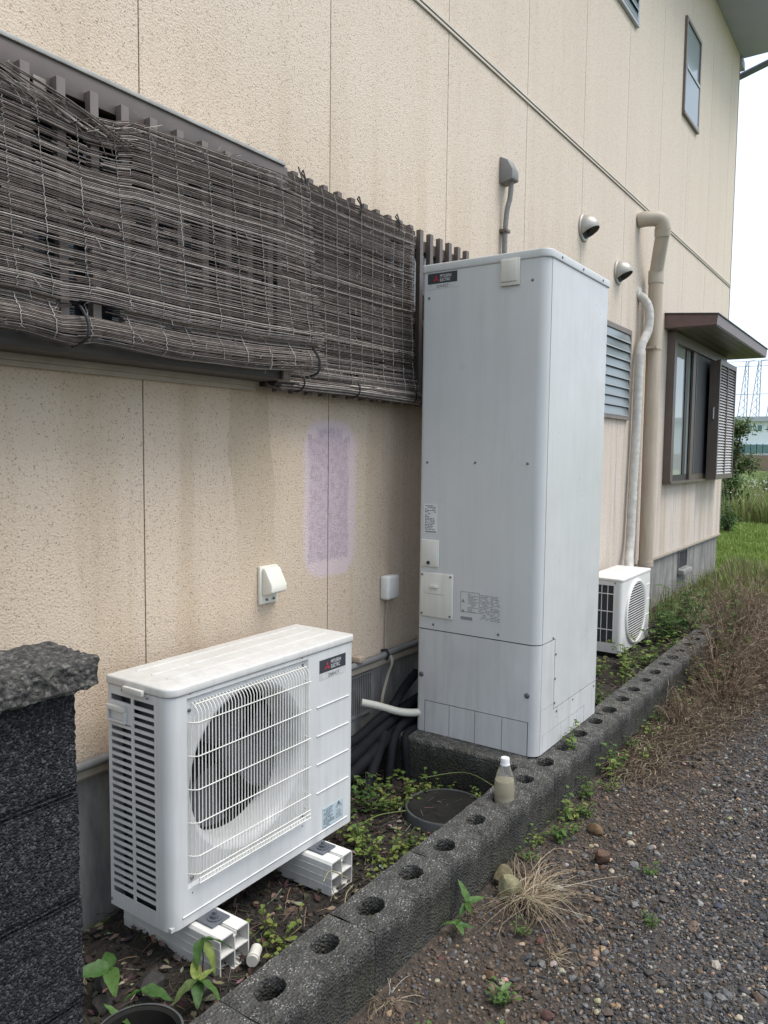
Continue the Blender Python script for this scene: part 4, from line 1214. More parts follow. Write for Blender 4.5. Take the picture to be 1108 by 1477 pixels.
for z in (0.225, 0.36, 0.49):
    gm.box(BX0 + 0.001, BX0 + 0.004, 1.7751, 1.9619, z, z + 0.007)
for y in (1.815, 1.86, 1.905):
    gm.box(BX0 + 0.0012, BX0 + 0.0035, y, y + 0.005, BZ0 + 0.0701, BZ1 - 0.0501)
gm.build('side_grid', 'ac_white', sf)
cx2, cz2, r2 = 5.875, 0.325, 0.245
gr = MB().lathe([(r2, 0.0), (r2, 0.012), (r2 - 0.012, 0.018), (r2 - 0.024, 0.012), (r2 - 0.024, 0.001)], (cx2, BY - 0.0005, cz2), 'y', 56, cap=False).build('fan_grille', 'ac_white', a2, smooth=True, recalc=False)
MB().lathe([(0.0, 0.0015), (r2 - 0.02, 0.0015)], (cx2, BY - 0.0005, cz2), 'y', 56, cap=False).build('fan_opening', 'cavity', a2, recalc=False)
ns = 24
for k in range(ns):
    z = cz2 - r2 + 0.03 + (2 * r2 - 0.06) * k / (ns - 1)
    hw = math.sqrt(max(1e-4, (r2 - 0.022) ** 2 - (z - cz2) ** 2))
    MB().prism([(BY - 0.004, z - 0.005), (BY - 0.013, z - 0.002), (BY - 0.013, z + 0.003), (BY - 0.004, z + 0.001)], cx2 - hw, cx2 + hw, lambda p: (p[2], p[0], p[1])).build('slat', 'ac_white', gr)
vd = MB()
for z in (0.13, 0.25, 0.37, 0.49):
    vd.prism([(BY - 0.0001, z - 0.004), (BY - 0.004, z), (BY - 0.0001, z + 0.003)], 6.145, 6.25, lambda p: (p[2], p[0], p[1]))
vd.build('ridge', 'ac_white', a2)
for x in (5.62, 6.13):
    bx('foot', 'rubber', a2, x, x + 0.07, 1.70, 1.99, -0.02, 0.0595)
for x, y, z in ((BX0 - 0.0005, 1.765, BZ1 - 0.03), (BX0 - 0.0005, 1.765, 0.09)):
    MB().lathe([(0.006, 0.0), (0.004, 0.004)], (x, y, z), 'x', 8).build('screw', 'screw', a2)
# ================================================================ reed blinds
def reed_colour(rr, dark=1.0):
    t = rr.random()
    if t < 0.24:
        c = (0.40, 0.36, 0.325)
    elif t < 0.6:
        c = (0.235, 0.20, 0.178)
    else:
        c = (0.13, 0.105, 0.092)
    k = rr.uniform(0.7, 1.3) * dark
    return tuple(q * k for q in c)

def reed_mat(prof, x0f, x1f, n, r, seed, drop=lambda x, z: 0.0, dark=1.0, wob=0.0012, step=0.05, sag=lambda x, t: (0.0, 0.0)):
    """reeds laid along x; prof(t) gives (y, z) down the mat"""
    rr = random.Random(seed)
    mb = MB()
    for k in range(n):
        t = (k + rr.uniform(-0.25, 0.25)) / n
        t = min(max(t, 0), 1)
        mb.cur = reed_colour(rr, dark)
        xa, xb = x0f(t) + rr.uniform(-0.006, 0.006), x1f(t) + rr.uniform(-0.008, 0.008)
        rad = r * rr.uniform(0.55, 1.35)
        pts = []
        ph = rr.uniform(0, 9)
        tilt = rr.gauss(0, 0.0016)
        x = xa
        while True:
            y, z = prof(t)
            sy, sz = sag(x, t)
            u = (x - xa) / (xb - xa) - 0.5
            nz = noise.noise(Vector((x * 2.6, t * 9, seed))) * wob * 2.2 + noise.noise(Vector((x * 9, ph, 1.0))) * wob + tilt * u * 2
            ny = noise.noise(Vector((x * 3.0, t * 7, seed + 4))) * wob * 2 + noise.noise(Vector((x * 8, ph, 7.0))) * wob
            if rr.random() < drop(x, z):
                if len(pts) > 1:
                    mb.tube(pts, rad, 4)
                pts = []
            else:
                pts.append((x, y + sy + ny, z + sz + nz))
            if x >= xb - 1e-6:
                break
            x = min(x + step, xb)
        if len(pts) > 1:
            mb.tube(pts, rad, 4)
        if rr.random() < 0.30:       # a broken end sticking out
            x = rr.uniform(xa, xb)
            y, z = prof(t)
            mb.cur = (0.32, 0.30, 0.28)
            mb.tube([(x, y - 0.004, z), (x + rr.uniform(-0.025, 0.025), y - 0.012, z - rr.uniform(0.005, 0.03))], rad * 0.7, 3)
    return mb
def interp(tab, q):
    for (a, b), (c, d) in zip(tab[:-1], tab[1:]):
        if q <= c:
            k = (q - a) / (c - a)
            if isinstance(b, tuple):
                return tuple(u + (v - u) * k for u, v in zip(b, d))
            return b + (d - b) * k
    return tab[-1][1]

# left blind, torn and drooping, bundled up along its lower edge
bl = thing('reed_blind', 'large frayed grey reed blind bunched up at the bottom over the window box', 'blind', (1.6, 1.88, 1.78))
PL = [(0.0, (1.876, 2.465)), (0.35, (1.862, 2.20)), (0.62, (1.852, 1.99)), (0.72, (1.838, 1.915)), (0.755, (1.845, 1.890)), (0.79, (1.868, 1.885)), (0.83, (1.852, 1.858)), (0.88, (1.834, 1.828)), (0.93, (1.834, 1.798)), (0.97, (1.852, 1.783)), (1.0, (1.885, 1.786))]
topz = [(0.3, -0.02), (1.05, -0.062), (1.30, -0.075), (1.40, -0.060), (1.46, -0.036), (1.70, -0.022), (2.05, -0.004), (2.4, -0.01)]
botz = [(0.3, 0.02), (1.1, 0.010), (1.20, -0.004), (1.28, 0.010), (1.6, -0.006), (1.95, -0.002), (2.3, 0.022)]
def sagL(x, t):
    a = interp(topz, x) * max(0.0, 1 - t / 0.5) ** 1.0
    b = interp(botz, x) * max(0.0, (t - 0.5) / 0.5)
    # the tie pulls the bundle together
    pinch = math.exp(-((x - 1.262) / 0.03) ** 2) if t > 0.8 else 0
    return (0.010 * pinch + 0.006 * math.sin(x * 5), a + b + pinch * (0.87 - t) * 0.10)
def dropL(x, z):
    d = 0.012
    if 1.10 < x < 1.38 and 1.93 < z < 2.04: d = 0.22 * (1 - abs(x - 1.23) / 0.16)
    if 1.12 < x < 1.42 and 2.29 < z < 2.38: d = 0.26
    if 1.5 < x < 1.9 and 2.08 < z < 2.22: d = 0.10
    if 1.22 < x < 1.36 and 1.85 < z < 1.89: d = 0.6
    if x > 2.0 and 1.9 < z < 2.2: d = 0.08
    return max(d, 0.0)
x1L = lambda t: 2.215 + 0.065 * t
front = reed_mat(lambda t: interp(PL, t), lambda t: 0.45, x1L, 152, 0.0015, 3, dropL, 1.0, sag=sagL)
# the torn top: loose reeds hanging across
rr = random.Random(5)
for k in range(24):
    front.cur = reed_colour(rr, 1.1)
    xa = rr.uniform(0.95, 1.30); L = rr.uniform(0.10, 0.26)
    za = 2.44 - 0.19 * (xa - 1.0) + rr.uniform(-0.035, 0.012)
    s_ = rr.uniform(-0.22, -0.08)
    pts = [(xa + L * q, 1.868 + rr.uniform(-0.006, 0.006), za + s_ * L * q - 0.02 * q * q) for q in (0, 0.33, 0.66, 1)]
    front.tube(pts, rr.uniform(0.0015, 0.0026), 4)
for k in range(46):
    front.cur = reed_colour(rr, 1.2)
    xa = rr.uniform(1.0, 2.1); za = interp(PL, 0)[1] + interp(topz, xa) - rr.uniform(0.0, 0.05)
    a = rr.uniform(-1.3, 0.9); L = rr.uniform(0.02, 0.07)
    front.tube([(xa, 1.866, za), (xa + L * math.cos(a) * 0.6, 1.858, za + L * math.sin(a) * 0.55), (xa + L * math.cos(a), 1.856, za + L * math.sin(a))], 0.0014, 3)
stuff(front.build('reeds', 'reed', bl, recalc=False))
back = reed_mat(lambda t: (interp(PL, t)[0] + 0.006, interp(PL, t)[1] + 0.002), lambda t: 0.45, x1L, 74, 0.0018, 8, lambda x, z: min(0.9, dropL(x, z) * 1.3 + 0.10), 0.33, sag=sagL)
stuff(back.build('backing_reeds', 'reed', bl, recalc=False))
def stitch(mb, x0, prof, sag, n, amp, rr, lean=0.02, t1=1.0):
    pts = []
    for k in range(n + 1):
        t = t1 * k / n
        y, z = prof(t)
        xx = x0 + lean * t + rr.uniform(-0.002, 0.002)
        sy, sz = sag(xx, t)
        pts.append((xx + (amp if k % 2 else -amp), y + sy - 0.0042, z + sz))
    i = 0
    while i < len(pts) - 2:
        j = min(len(pts), i + rr.randint(6, 26))
        mb.tube(pts[i:j], 0.0012, 3, cap=False)
        i = j + rr.randint(0, 1)
mb = MB()
for k in range(14):
    stitch(mb, 0.72 + 0.112 * k + rr.uniform(-0.012, 0.012), lambda t: interp(PL, t), sagL, 88, 0.0016, rr, rr.uniform(0.01, 0.04))
stuff(mb.build('stitching', 'wire_thread', bl, recalc=False))
for x in (1.262, 2.225):
    MB().tube(tri_bend([(x, 1.875, 1.888), (x - 0.003, 1.842, 1.872), (x + 0.004, 1.824, 1.83), (x, 1.832, 1.79), (x, 1.89, 1.775)]), 0.0042, 6).build('tie', 'tie_black', bl, smooth=True)
MB().tube([(2.20, 1.905, 2.53), (2.203, 1.87, 2.44), (2.212, 1.858, 2.2), (2.222, 1.846, 1.94)], 0.003, 5).build('cord', 'tie_black', bl)

# right blind, neat, rolled tube tied at the bottom
br = thing('reed_blind', 'fine brown reed blind with a tied roll at its foot over the slatted grille', 'blind', (2.7, 1.99, 1.75))
YR = YG - 0.012
PR = [(0.0, (YR, 2.548)), (0.06, (YR - 0.012, 2.51)), (0.5, (YR - 0.010, 2.16)), (0.9, (YR - 0.022, 1.845)), (0.96, (YR - 0.034, 1.808)), (1.0, (YR - 0.030, 1.79))]
sagR = lambda x, t: (0.004 * math.sin(x * 6 + t * 3), -0.012 * math.sin((x - 2.2) / 0.95 * math.pi) * (1 - t) + (x - 2.7) * 0.004 * t)
x0R = lambda t: 2.13 + 0.04 * t
x1R = lambda t: 3.128 + 0.004 * math.sin(t * 30) + (0.03 * max(0, (t - 0.85) / 0.15))
f_ = reed_mat(lambda t: interp(PR, t), x0R, x1R, 158, 0.0016, 21, lambda x, z: 0.008, 0.85, 0.0014, 0.055, sagR)
stuff(f_.build('reeds', 'reed', br, recalc=False))
f_ = reed_mat(lambda t: (interp(PR, t)[0] + 0.0048, interp(PR, t)[1] + 0.002), x0R, x1R, 110, 0.0020, 25, lambda x, z: 0.03, 0.35, 0.0014, 0.07, sagR)
stuff(f_.build('backing_reeds', 'reed', br, recalc=False))
mb = MB()
for k in range(12):
    stitch(mb, 2.20 + 0.082 * k, lambda t: interp(PR, t), sagR, 80, 0.0013, rr, 0.006)
stuff(mb.build('stitching', 'wire_thread', br, recalc=False))
mb = MB()
cy, cz = YR - 0.006, 1.764
for k in range(120):
    a = rr.uniform(0, 2 * math.pi)
    q = 0.030 * (0.72 + 0.28 * rr.random())
    mb.cur = reed_colour(rr, 1.0)
    xa = rr.uniform(2.14, 2.30) if rr.random() < 0.7 else rr.uniform(2.3, 2.8)
    xb = 3.165 + rr.uniform(-0.006, 0.008) if rr.random() < 0.75 else xa + rr.uniform(0.3, 0.8)
    xb = min(xb, 3.172)
    pts = []
    for j in range(9):
        x = xa + (xb - xa) * j / 8
        sq = 1 - 0.18 * math.exp(-((x - 2.66) / 0.02) ** 2)
        pts.append((x, cy + math.cos(a) * q * sq + rr.uniform(-0.001, 0.001), cz + math.sin(a) * q * sq + 0.006 * math.cos((x - 2.5) * 3) + rr.uniform(-0.001, 0.001)))
    mb.tube(pts, 0.0030, 4)
stuff(mb.build('rolled_reeds', 'reed', br, recalc=False))
MB().tube([(2.16, cy, cz + 0.006), (2.7, cy, cz + 0.005), (3.165, cy, cz - 0.002)], 0.024, 10).build('roll_core', 'bronze_dark', br)
for x in (2.305, 2.665, 3.115):
    mb = MB()
    mb.tube([(x + 0.003 * math.sin(a), cy + 0.034 * math.cos(a), cz + 0.004 + 0.034 * math.sin(a)) for a in [2 * math.pi * j / 16 for j in range(17)]], 0.0032, 5)
    mb.tube([(x, cy - 0.02, cz + 0.03), (x + 0.006, cy - 0.022, cz + 0.045), (x + 0.012, cy - 0.01, cz + 0.028)], 0.002, 4)
    mb.build('tie', 'tie_black', br)
for x in (2.33, 2.69, 2.98):
    MB().tube([(x, YR - 0.016, 2.50), (x - 0.004, YR - 0.022, 2.535), (x + 0.002, YR - 0.004, 2.575), (x + 0.006, YR + 0.008, 2.568), (x + 0.006, YR - 0.02, 2.53)], 0.0035, 5).build('tie', 'tie_black', br)
# ================================================================ low wall of hollow blocks
lw = thing('low_block_wall', 'low kerb wall of weathered hollow concrete blocks with holes along its top', 'wall', (4, 1.24, 0))
LWY = lambda x: 1.232 + 0.0045 * (x - 1.3)
CELL, HW, HI, TOP = 0.2125, 0.085, 0.070, 0.198
def block_mesh(seed):
    rr = random.Random(seed)
    mb = MB()
    L = CELL * 2 - 0.0025
    tz = 0.0
    # each block: two cells with a hole
    for c in range(2):
        u0, u1 = c * L / 2, (c + 1) * L / 2
        cx = (u0 + u1) / 2 + rr.uniform(-0.008, 0.008)
        rx, ry = rr.uniform(0.041, 0.050), rr.uniform(0.033, 0.039)
        inner = mb.holeplate(u0, u1, -HW, HI, cx, -0.001, rx, ry, lambda a, b: (a, b, TOP + 0.0035 * noise.noise(Vector((a * 14 + seed, b * 14, seed * 1.7)))), 40)
        m = len(inner)
        dep = rr.choice((0.07, 0.12, 0.15, 0.16))
        for j, i in enumerate(inner):          # broken rim
            vx, vy, vz = mb.v[i]
            e = 1 + 0.09 * noise.noise(Vector((j * 0.35, seed * 3.1 + c, 2.0))) + 0.02 * rr.uniform(-1, 1)
            mb.v[i] = (cx + (vx - cx) * e, -0.001 + (vy + 0.001) * e, vz - 0.003 * rr.random())
        low = [mb.vert((cx + (mb.v[i][0] - cx) * 0.95, -0.001 + (mb.v[i][1] + 0.001) * 0.95, TOP - dep + rr.uniform(-0.006, 0.006))) for i in inner]
        for j in range(m):
            mb.face(inner[j], inner[(j + 1) % m], low[(j + 1) % m], low[j])
        mb.face(*low)
    # walls
    n = 18
    for s in (-1, 1):
        rows = []
        for iz, z in enumerate((TOP, TOP - 0.008, 0.13, 0.06, 0.0, -0.08)):
            row = []
            for k in range(n + 1):
                x = L * k / n
                e = 0.0035 * noise.noise(Vector((x * 22 + seed, z * 22, s * 3.0 + seed)))
                y = s * ((HW if s < 0 else HI) + (0 if iz == 0 else 0.003 + e))
                zz = z + (0.0035 * noise.noise(Vector((x * 14 + seed, (-HW if s < 0 else HI) * 14, seed * 1.7))) if iz == 0 else 0)
                row.append(mb.vert((x, y, zz)))
            rows.append(row)
        for a, b in zip(rows[:-1], rows[1:]):
            for k in range(n):
                mb.face(a[k], a[k + 1], b[k + 1], b[k])
    for x in (0, L):
        mb.quad((x, -HW, -0.08), (x, HI, -0.08), (x, HI, TOP - 0.001), (x, -HW, TOP - 0.001))
    return mb.mesh('block', smooth=True)
bms = [block_mesh(s) for s in range(5)]
# hole centres fall at 1.757 + 0.2125 k ; first block starts half a cell before
XS0 = 1.757 - CELL / 2 - CELL * 4
for k in range(13):
    x = XS0 + k * 2 * CELL
    if x < 0.80: x0c = x
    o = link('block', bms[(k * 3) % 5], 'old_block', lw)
    o.location = (x, LWY(x + 0.2), 0.0)
    o.rotation_euler.z = 0.0045 + random.uniform(-0.004, 0.004)
mj = MB()
for k in range(0, 14):
    x = XS0 + k * 2 * CELL - 0.0025
    mj.box(x - 0.004, x + 0.004, LWY(x) - HW - 0.001, LWY(x) + HI - 0.003, -0.05, TOP - 0.003)
mj.build('mortar', 'old_block', lw)

# ================================================================ black split-face block pillar
pw = thing('block_gate_wall', 'black split face block wall with a rough stone cap at the edge of the bed', 'wall', (0.6, 1.29, 0))
def rough_face(x0, x1, y0, y1, z0, z1, amp, seed, step=0.006):
    """block whose -y face and +x end are broken stone"""
    mb = MB()
    nx, nz, ny = max(2, int((x1 - x0) / step)), max(2, int((z1 - z0) / step)), max(2, int((y1 - y0) / step))
    def disp(x, y, z):
        p = Vector((x, y, z))
        d = noise.fractal(p * 70 + Vector((seed, 0, 0)), 0.8, 2.0, 3) * amp * 0.55 + noise.noise(p * 18 + Vector((0, seed, 0))) * amp * 0.8
        e = min(z - z0, z1 - z) / 0.014
        return d - amp * 1.3 * max(0.0, 1 - e) ** 2
    F = [[mb.vert((x0 + (x1 - x0) * i / nx - (0.004 if i == nx else 0) * random.random(), y0 - disp(x0 + (x1 - x0) * i / nx, y0, z0 + (z1 - z0) * j / nz) * (1 if i < nx else 0.4), z0 + (z1 - z0) * j / nz)) for i in range(nx + 1)] for j in range(nz + 1)]
    for j in range(nz):
        for i in range(nx):
            mb.face(F[j][i], F[j][i + 1], F[j + 1][i + 1], F[j + 1][i])
    prev = [F[j][nx] for j in range(nz + 1)]
    for q in range(1, ny + 1):
        cur = [mb.vert((x1 + disp(x1, y0 + (y1 - y0) * q / ny, z0 + (z1 - z0) * j / nz) * 0.7, y0 + (y1 - y0) * q / ny, z0 + (z1 - z0) * j / nz)) for j in range(nz + 1)]
        for j in range(nz):
            mb.face(prev[j], cur[j], cur[j + 1], prev[j + 1])
        prev = cur
    # plain back, left, top, bottom
    a = [mb.vert(p) for p in ((x0, y1, z0), (x1, y1, z0), (x1, y1, z1), (x0, y1, z1))]
    mb.face(*a[::-1])
    mb.quad((x0, y0, z0), (x0, y0, z1), (x0, y1, z1), (x0, y1, z0))
    mb.quad((x0, y0, z1), (x1, y0, z1), (x1, y1, z1), (x0, y1, z1))
    mb.quad((x0, y0, z0), (x0, y1, z0), (x1, y1, z0), (x1, y0, z0))
    return mb
PZ = [-0.13, 0.07, 0.27, 0.47, 0.672, 0.874, 1.072]
for k in range(len(PZ) - 1):
    x1 = 0.822 + random.uniform(-0.002, 0.003) - (0.004 if k > 4 else 0)
    xm_ = 0.40 + 0.2 * (k % 2)
    rough_face(xm_ + 0.003, x1, 1.236, 1.36, PZ[k] + 0.004, PZ[k + 1] - 0.004, 0.005, k * 5.1).build('block', 'split_block', pw, recalc=False)
    rough_face(xm_ - 0.397, xm_ - 0.003, 1.236, 1.36, PZ[k] + 0.004, PZ[k + 1] - 0.004, 0.005, k * 7.7 + 2, 0.012).build('block', 'split_block', pw, recalc=False)
bx('mortar', 'split_block', pw, 0.01, 0.815, 1.246, 1.35, -0.13, 1.07)
def rough_slab(x0, x1, y0, y1, z0, z1, amp, seed, step=0.008):
    bm = bmesh.new()
    bmesh.ops.create_cube(bm, size=1)
    for v in bm.verts:
        v.co = Vector((x0 + (v.co.x + 0.5) * (x1 - x0), y0 + (v.co.y + 0.5) * (y1 - y0), z0 + (v.co.z + 0.5) * (z1 - z0)))
    def cut(axis, a, b):
        n = int((b - a) / step)
        for k in range(1, n):
            co = Vector((0, 0, 0)); co[axis] = a + (b - a) * k / n
            no = Vector((0, 0, 0)); no[axis] = 1
            bmesh.ops.bisect_plane(bm, geom=bm.verts[:] + bm.edges[:] + bm.faces[:], plane_co=co, plane_no=no)
    cut(0, x0, x1); cut(1, y0, y1); cut(2, z0, z1)
    c = Vector(((x0 + x1) / 2, (y0 + y1) / 2, (z0 + z1) / 2))
    for v in bm.verts:
        p = v.co.copy()
        d = noise.fractal(p * 38 + Vector((seed, 0, 0)), 0.7, 2.0, 4) * amp + noise.noise(p * 11 + Vector((seed, 3, 0))) * amp * 1.1
        n = Vector((max(-1, min(1, (p.x - c.x) / ((x1 - x0) / 2))) ** 15, max(-1, min(1, (p.y - c.y) / ((y1 - y0) / 2))) ** 7, max(-1, min(1, (p.z - c.z) / ((z1 - z0) / 2))) ** 5))
        k = n.length
        if k > 1.05:
            p -= n.normalized() * amp * 1.2 * (k - 1)
        v.co = p + (n.normalized() if k > 1e-3 else Vector((0, 0, 0))) * d
    me = bpy.data.meshes.new('cap_stone')
    bm.to_mesh(me); bm.free()
    return me
link('cap_stone', rough_slab(0.40, 0.85, 1.205, 1.39, 1.070, 1.128, 0.0065, 4.2), 'pumice_cap', pw)
link('cap_stone', rough_slab(0.0, 0.396, 1.205, 1.39, 1.070, 1.128, 0.009, 8.2, 0.012), 'pumice_cap', pw)

# ================================================================ small things
bt_ = thing('plastic_bottle', 'clear plastic bottle of murky water with a white cap standing in a block hole', 'bottle', (2.625, 1.243, 0.15))
prof = [(0.0, 0.0), (0.026, 0.0), (0.030, 0.006), (0.030, 0.05), (0.0288, 0.056), (0.030, 0.062), (0.0305, 0.095), (0.029, 0.115), (0.024, 0.142), (0.017, 0.168), (0.0125, 0.182), (0.0118, 0.196)]
t = NT('bottle_plastic'); t.set(Roughness=0.12, Transmission_Weight=0.88, IOR=1.15); t.color((0.82, 0.81, 0.76)); MATS['bottle_plastic'] = t.m
t = NT('murky_water'); t.set(Roughness=0.15, Transmission_Weight=0.6, IOR=1.2); t.color(t.mix(t.noise(20), (0.72, 0.64, 0.44), (0.62, 0.55, 0.36))); MATS['murky_water'] = t.m
bc = (2.622, 1.231, 0.150)
prof = [(r * 1.27, h) for r, h in prof]
MB().lathe(prof[1:], bc, 'z', 32).build('body', 'bottle_plastic', bt_, smooth=True)
MB().lathe([(max(0.001, r - 0.0016), h + 0.001) for r, h in prof[1:8]], bc, 'z', 32).build('water', 'murky_water', bt_, smooth=True)
MB().lathe([(0.0185, 0.176), (0.0185, 0.181), (0.0168, 0.182), (0.0170, 0.200), (0.0158, 0.2035), (0.002, 0.2035)], bc, 'z', 28).build('cap', 'print_white', bt_, smooth=True)

d1 = thing('drain_cover', 'round black drain cover with a grey rim in the soil by the tank pad', 'drain cover', (2.69, 1.53, 0.03))
MB().lathe([(0.168, -0.05), (0.168, 0.024), (0.165, 0.028), (0.158, 0.028), (0.156, 0.022)], (2.69, 1.525, 0.03), 'z', 56, cap=False).build('rim', 'lid_rim', d1, smooth=True)
ld = MB().lathe([(0.1555, 0.016), (0.1555, 0.026), (0.145, 0.028), (0.142, 0.026), (0.06, 0.026), (0.058, 0.028), (0.002, 0.028)], (2.69, 1.525, 0.03), 'z', 56).build('lid', 'lid_black', d1, smooth=True)
d2 = thing('plant_pot', 'empty round black plastic pot at the corner of the block wall', 'pot', (1.10, 1.47, 0))
MB().lathe([(0.080, 0.0), (0.095, 0.09), (0.108, 0.093), (0.108, 0.101), (0.101, 0.103), (0.093, 0.098), (0.082, 0.012), (0.001, 0.010)], (1.125, 1.475, -0.008), 'z', 48).build('pot', 'lid_black', d2, smooth=True)
MB().lathe([(0.1035, 0.1005), (0.109, 0.1005), (0.109, 0.1045), (0.1035, 0.1045)], (1.125, 1.475, -0.008), 'z', 48, cap=False).build('rim', 'lid_rim', d2, smooth=True)
rr = random.Random(2)
mb = MB()
for k in range(26):
    a = rr.uniform(0, 6.28); q = 0.085 * math.sqrt(rr.random())
    L = rr.uniform(0.008, 0.02)
    x, y = 1.135 + q * math.cos(a), 1.475 + q * math.sin(a)
    mb.box(x, x + L, y, y + 0.0016, 0.0225, 0.0236)
st_ = tag(MB().tube([(1.545, 1.505, 0.035), (1.60, 1.54, 0.03)], [0.017, 0.017], 16).tube([(1.552, 1.509, 0.035), (1.558, 1.513, 0.035)], 0.0195, 16).build('drain_pipe_stub', 'ivory_plastic', smooth=True), 'short stub of white drain pipe lying beside the mounting block', 'pipe')

# ================================================================ gravel
ICO_V = []
gphi = (1 + 5 ** 0.5) / 2
for a, b in ((1, gphi), (-1, gphi), (1, -gphi), (-1, -gphi)):
    ICO_V += [(a, b, 0), (0, a, b), (b, 0, a)]
ICO_V = np.array(ICO_V, float); ICO_V /= np.linalg.norm(ICO_V[0])
def hull_faces(v):
    bm = bmesh.new()
    for p in v: bm.verts.new(p)
    bmesh.ops.convex_hull(bm, input=bm.verts[:])
    bm.verts.index_update()
    f = [[q.index for q in g.verts] for g in bm.faces]
    bm.free()
    return np.array(f)
ICO_F = hull_faces(ICO_V)
PAL_DARK = np.array([(0.045, 0.045, 0.048), (0.075, 0.076, 0.08), (0.12, 0.12, 0.122), (0.17, 0.165, 0.16), (0.07, 0.063, 0.06), (0.13, 0.11, 0.097)])
PAL_PALE = np.array([(0.42, 0.34, 0.25), (0.46, 0.41, 0.34), (0.36, 0.25, 0.15), (0.30, 0.20, 0.14), (0.30, 0.29, 0.27)])
PAL_BROWN = np.array([(0.12, 0.085, 0.062), (0.17, 0.12, 0.085), (0.085, 0.066, 0.052)])
def pebbles(name, x, y, z, size, cols, sub=1.0, bury=0.3):
    n = len(x)
    V = np.repeat(ICO_V[None], n, 0) * (1 + rng.uniform(-0.32, 0.32, (n, 12, 1)))
    V *= (size[:, None, None] * rng.uniform(0.62, 1.15, (n, 1, 3)))
    V[:, :, 2] *= 0.72
    a = rng.uniform(0, 2 * np.pi, n); t = rng.normal(0, 0.45, n)
    ct, st = np.cos(t)[:, None], np.sin(t)[:, None]
    yy, zz = V[:, :, 1] * ct - V[:, :, 2] * st, V[:, :, 1] * st + V[:, :, 2] * ct
    ca, sa = np.cos(a)[:, None], np.sin(a)[:, None]
    xx = V[:, :, 0] * ca - yy * sa; yy2 = V[:, :, 0] * sa + yy * ca
    P = np.stack([xx + x[:, None], yy2 + y[:, None], zz + (z + size * 0.72 * (1 - bury) * 0.6)[:, None]], -1).reshape(-1, 3)
    Fc = (ICO_F[None] + (np.arange(n) * 12)[:, None, None]).reshape(-1, 3)
    me = bpy.data.meshes.new(name)
    me.vertices.add(len(P)); me.vertices.foreach_set('co', P.astype(np.float32).ravel())
    me.loops.add(Fc.size); me.loops.foreach_set('vertex_index', Fc.astype(np.int32).ravel())
    me.polygons.add(len(Fc)); me.polygons.foreach_set('loop_start', np.arange(0, Fc.size, 3, dtype=np.int32))
    me.update(calc_edges=True)
    me.shade_flat()
    at = me.color_attributes.new('Col', 'FLOAT_COLOR', 'POINT')
    C4 = np.concatenate([np.repeat(cols, 12, 0), np.ones((n * 12, 1))], 1)
    at.data.foreach_set('color', C4.astype(np.float32).ravel())
    return me
def pick(n, pp, pb):
    u = rng.random(n)
    c = PAL_DARK[rng.integers(0, len(PAL_DARK), n)].copy()
    m = u < pp; c[m] = PAL_PALE[rng.integers(0, len(PAL_PALE), m.sum())]
    m = (u >= pp) & (u < pp + pb); c[m] = PAL_BROWN[rng.integers(0, len(PAL_BROWN), m.sum())]
    return c * rng.uniform(0.7, 1.25, (n, 1))
def scatter(n, x0, x1, y0, y1):
    return rng.uniform(x0, x1, n), rng.uniform(y0, y1, n)
gx, gy_, gs = [], [], []
for n, b, s0, s1 in ((34000, (1.4, 3.6, 0.10, 1.13), 0.0028, 0.0085), (20000, (3.4, 6.4, 0.35, 1.13), 0.004, 0.010), (4000, (1.4, 6.0, -0.9, 0.15), 0.006, 0.013), (1500, (1.5, 4.2, 0.1, 1.1), 0.008, 0.018)):
    a, c = scatter(n, *b)
    gx.append(a); gy_.append(c); gs.append(s0 + (s1 - s0) * rng.random(n) ** 2.2)
gx, gy_, gs = map(np.concatenate, (gx, gy_, gs))
# fewer stones where bare earth shows along the wall
near = np.clip((gy_ - 0.50 - 0.10 * np.sin(gx * 3.1) + 0.06 * np.sin(gx * 9 + gy_ * 7)) / 0.45, 0, 1)
keep = rng.random(len(gx)) > near * 0.5
gx, gy_, gs, near = gx[keep], gy_[keep], gs[keep], near[keep]
gz = np.array([0.012 * fbm(a, c, 2.2) + 0.02 * max(0, c - 0.95) / 0.25 for a, c in zip(gx, gy_)])
cc = pick(len(gx), 0.075, 0.14) * 0.88
brn = rng.random(len(gx)) < near * 0.6
cc[brn] = PAL_BROWN[rng.integers(0, 3, brn.sum())] * rng.uniform(0.6, 1.2, (brn.sum(), 1))
gme = pebbles('gravel', gx, gy_, gz, gs, cc)
o = link('gravel', gme, 'stone'); stuff(o)
o['label'] = 'loose dark grey gravel with scattered tan pebbles on the driveway'; o['category'] = 'gravel'

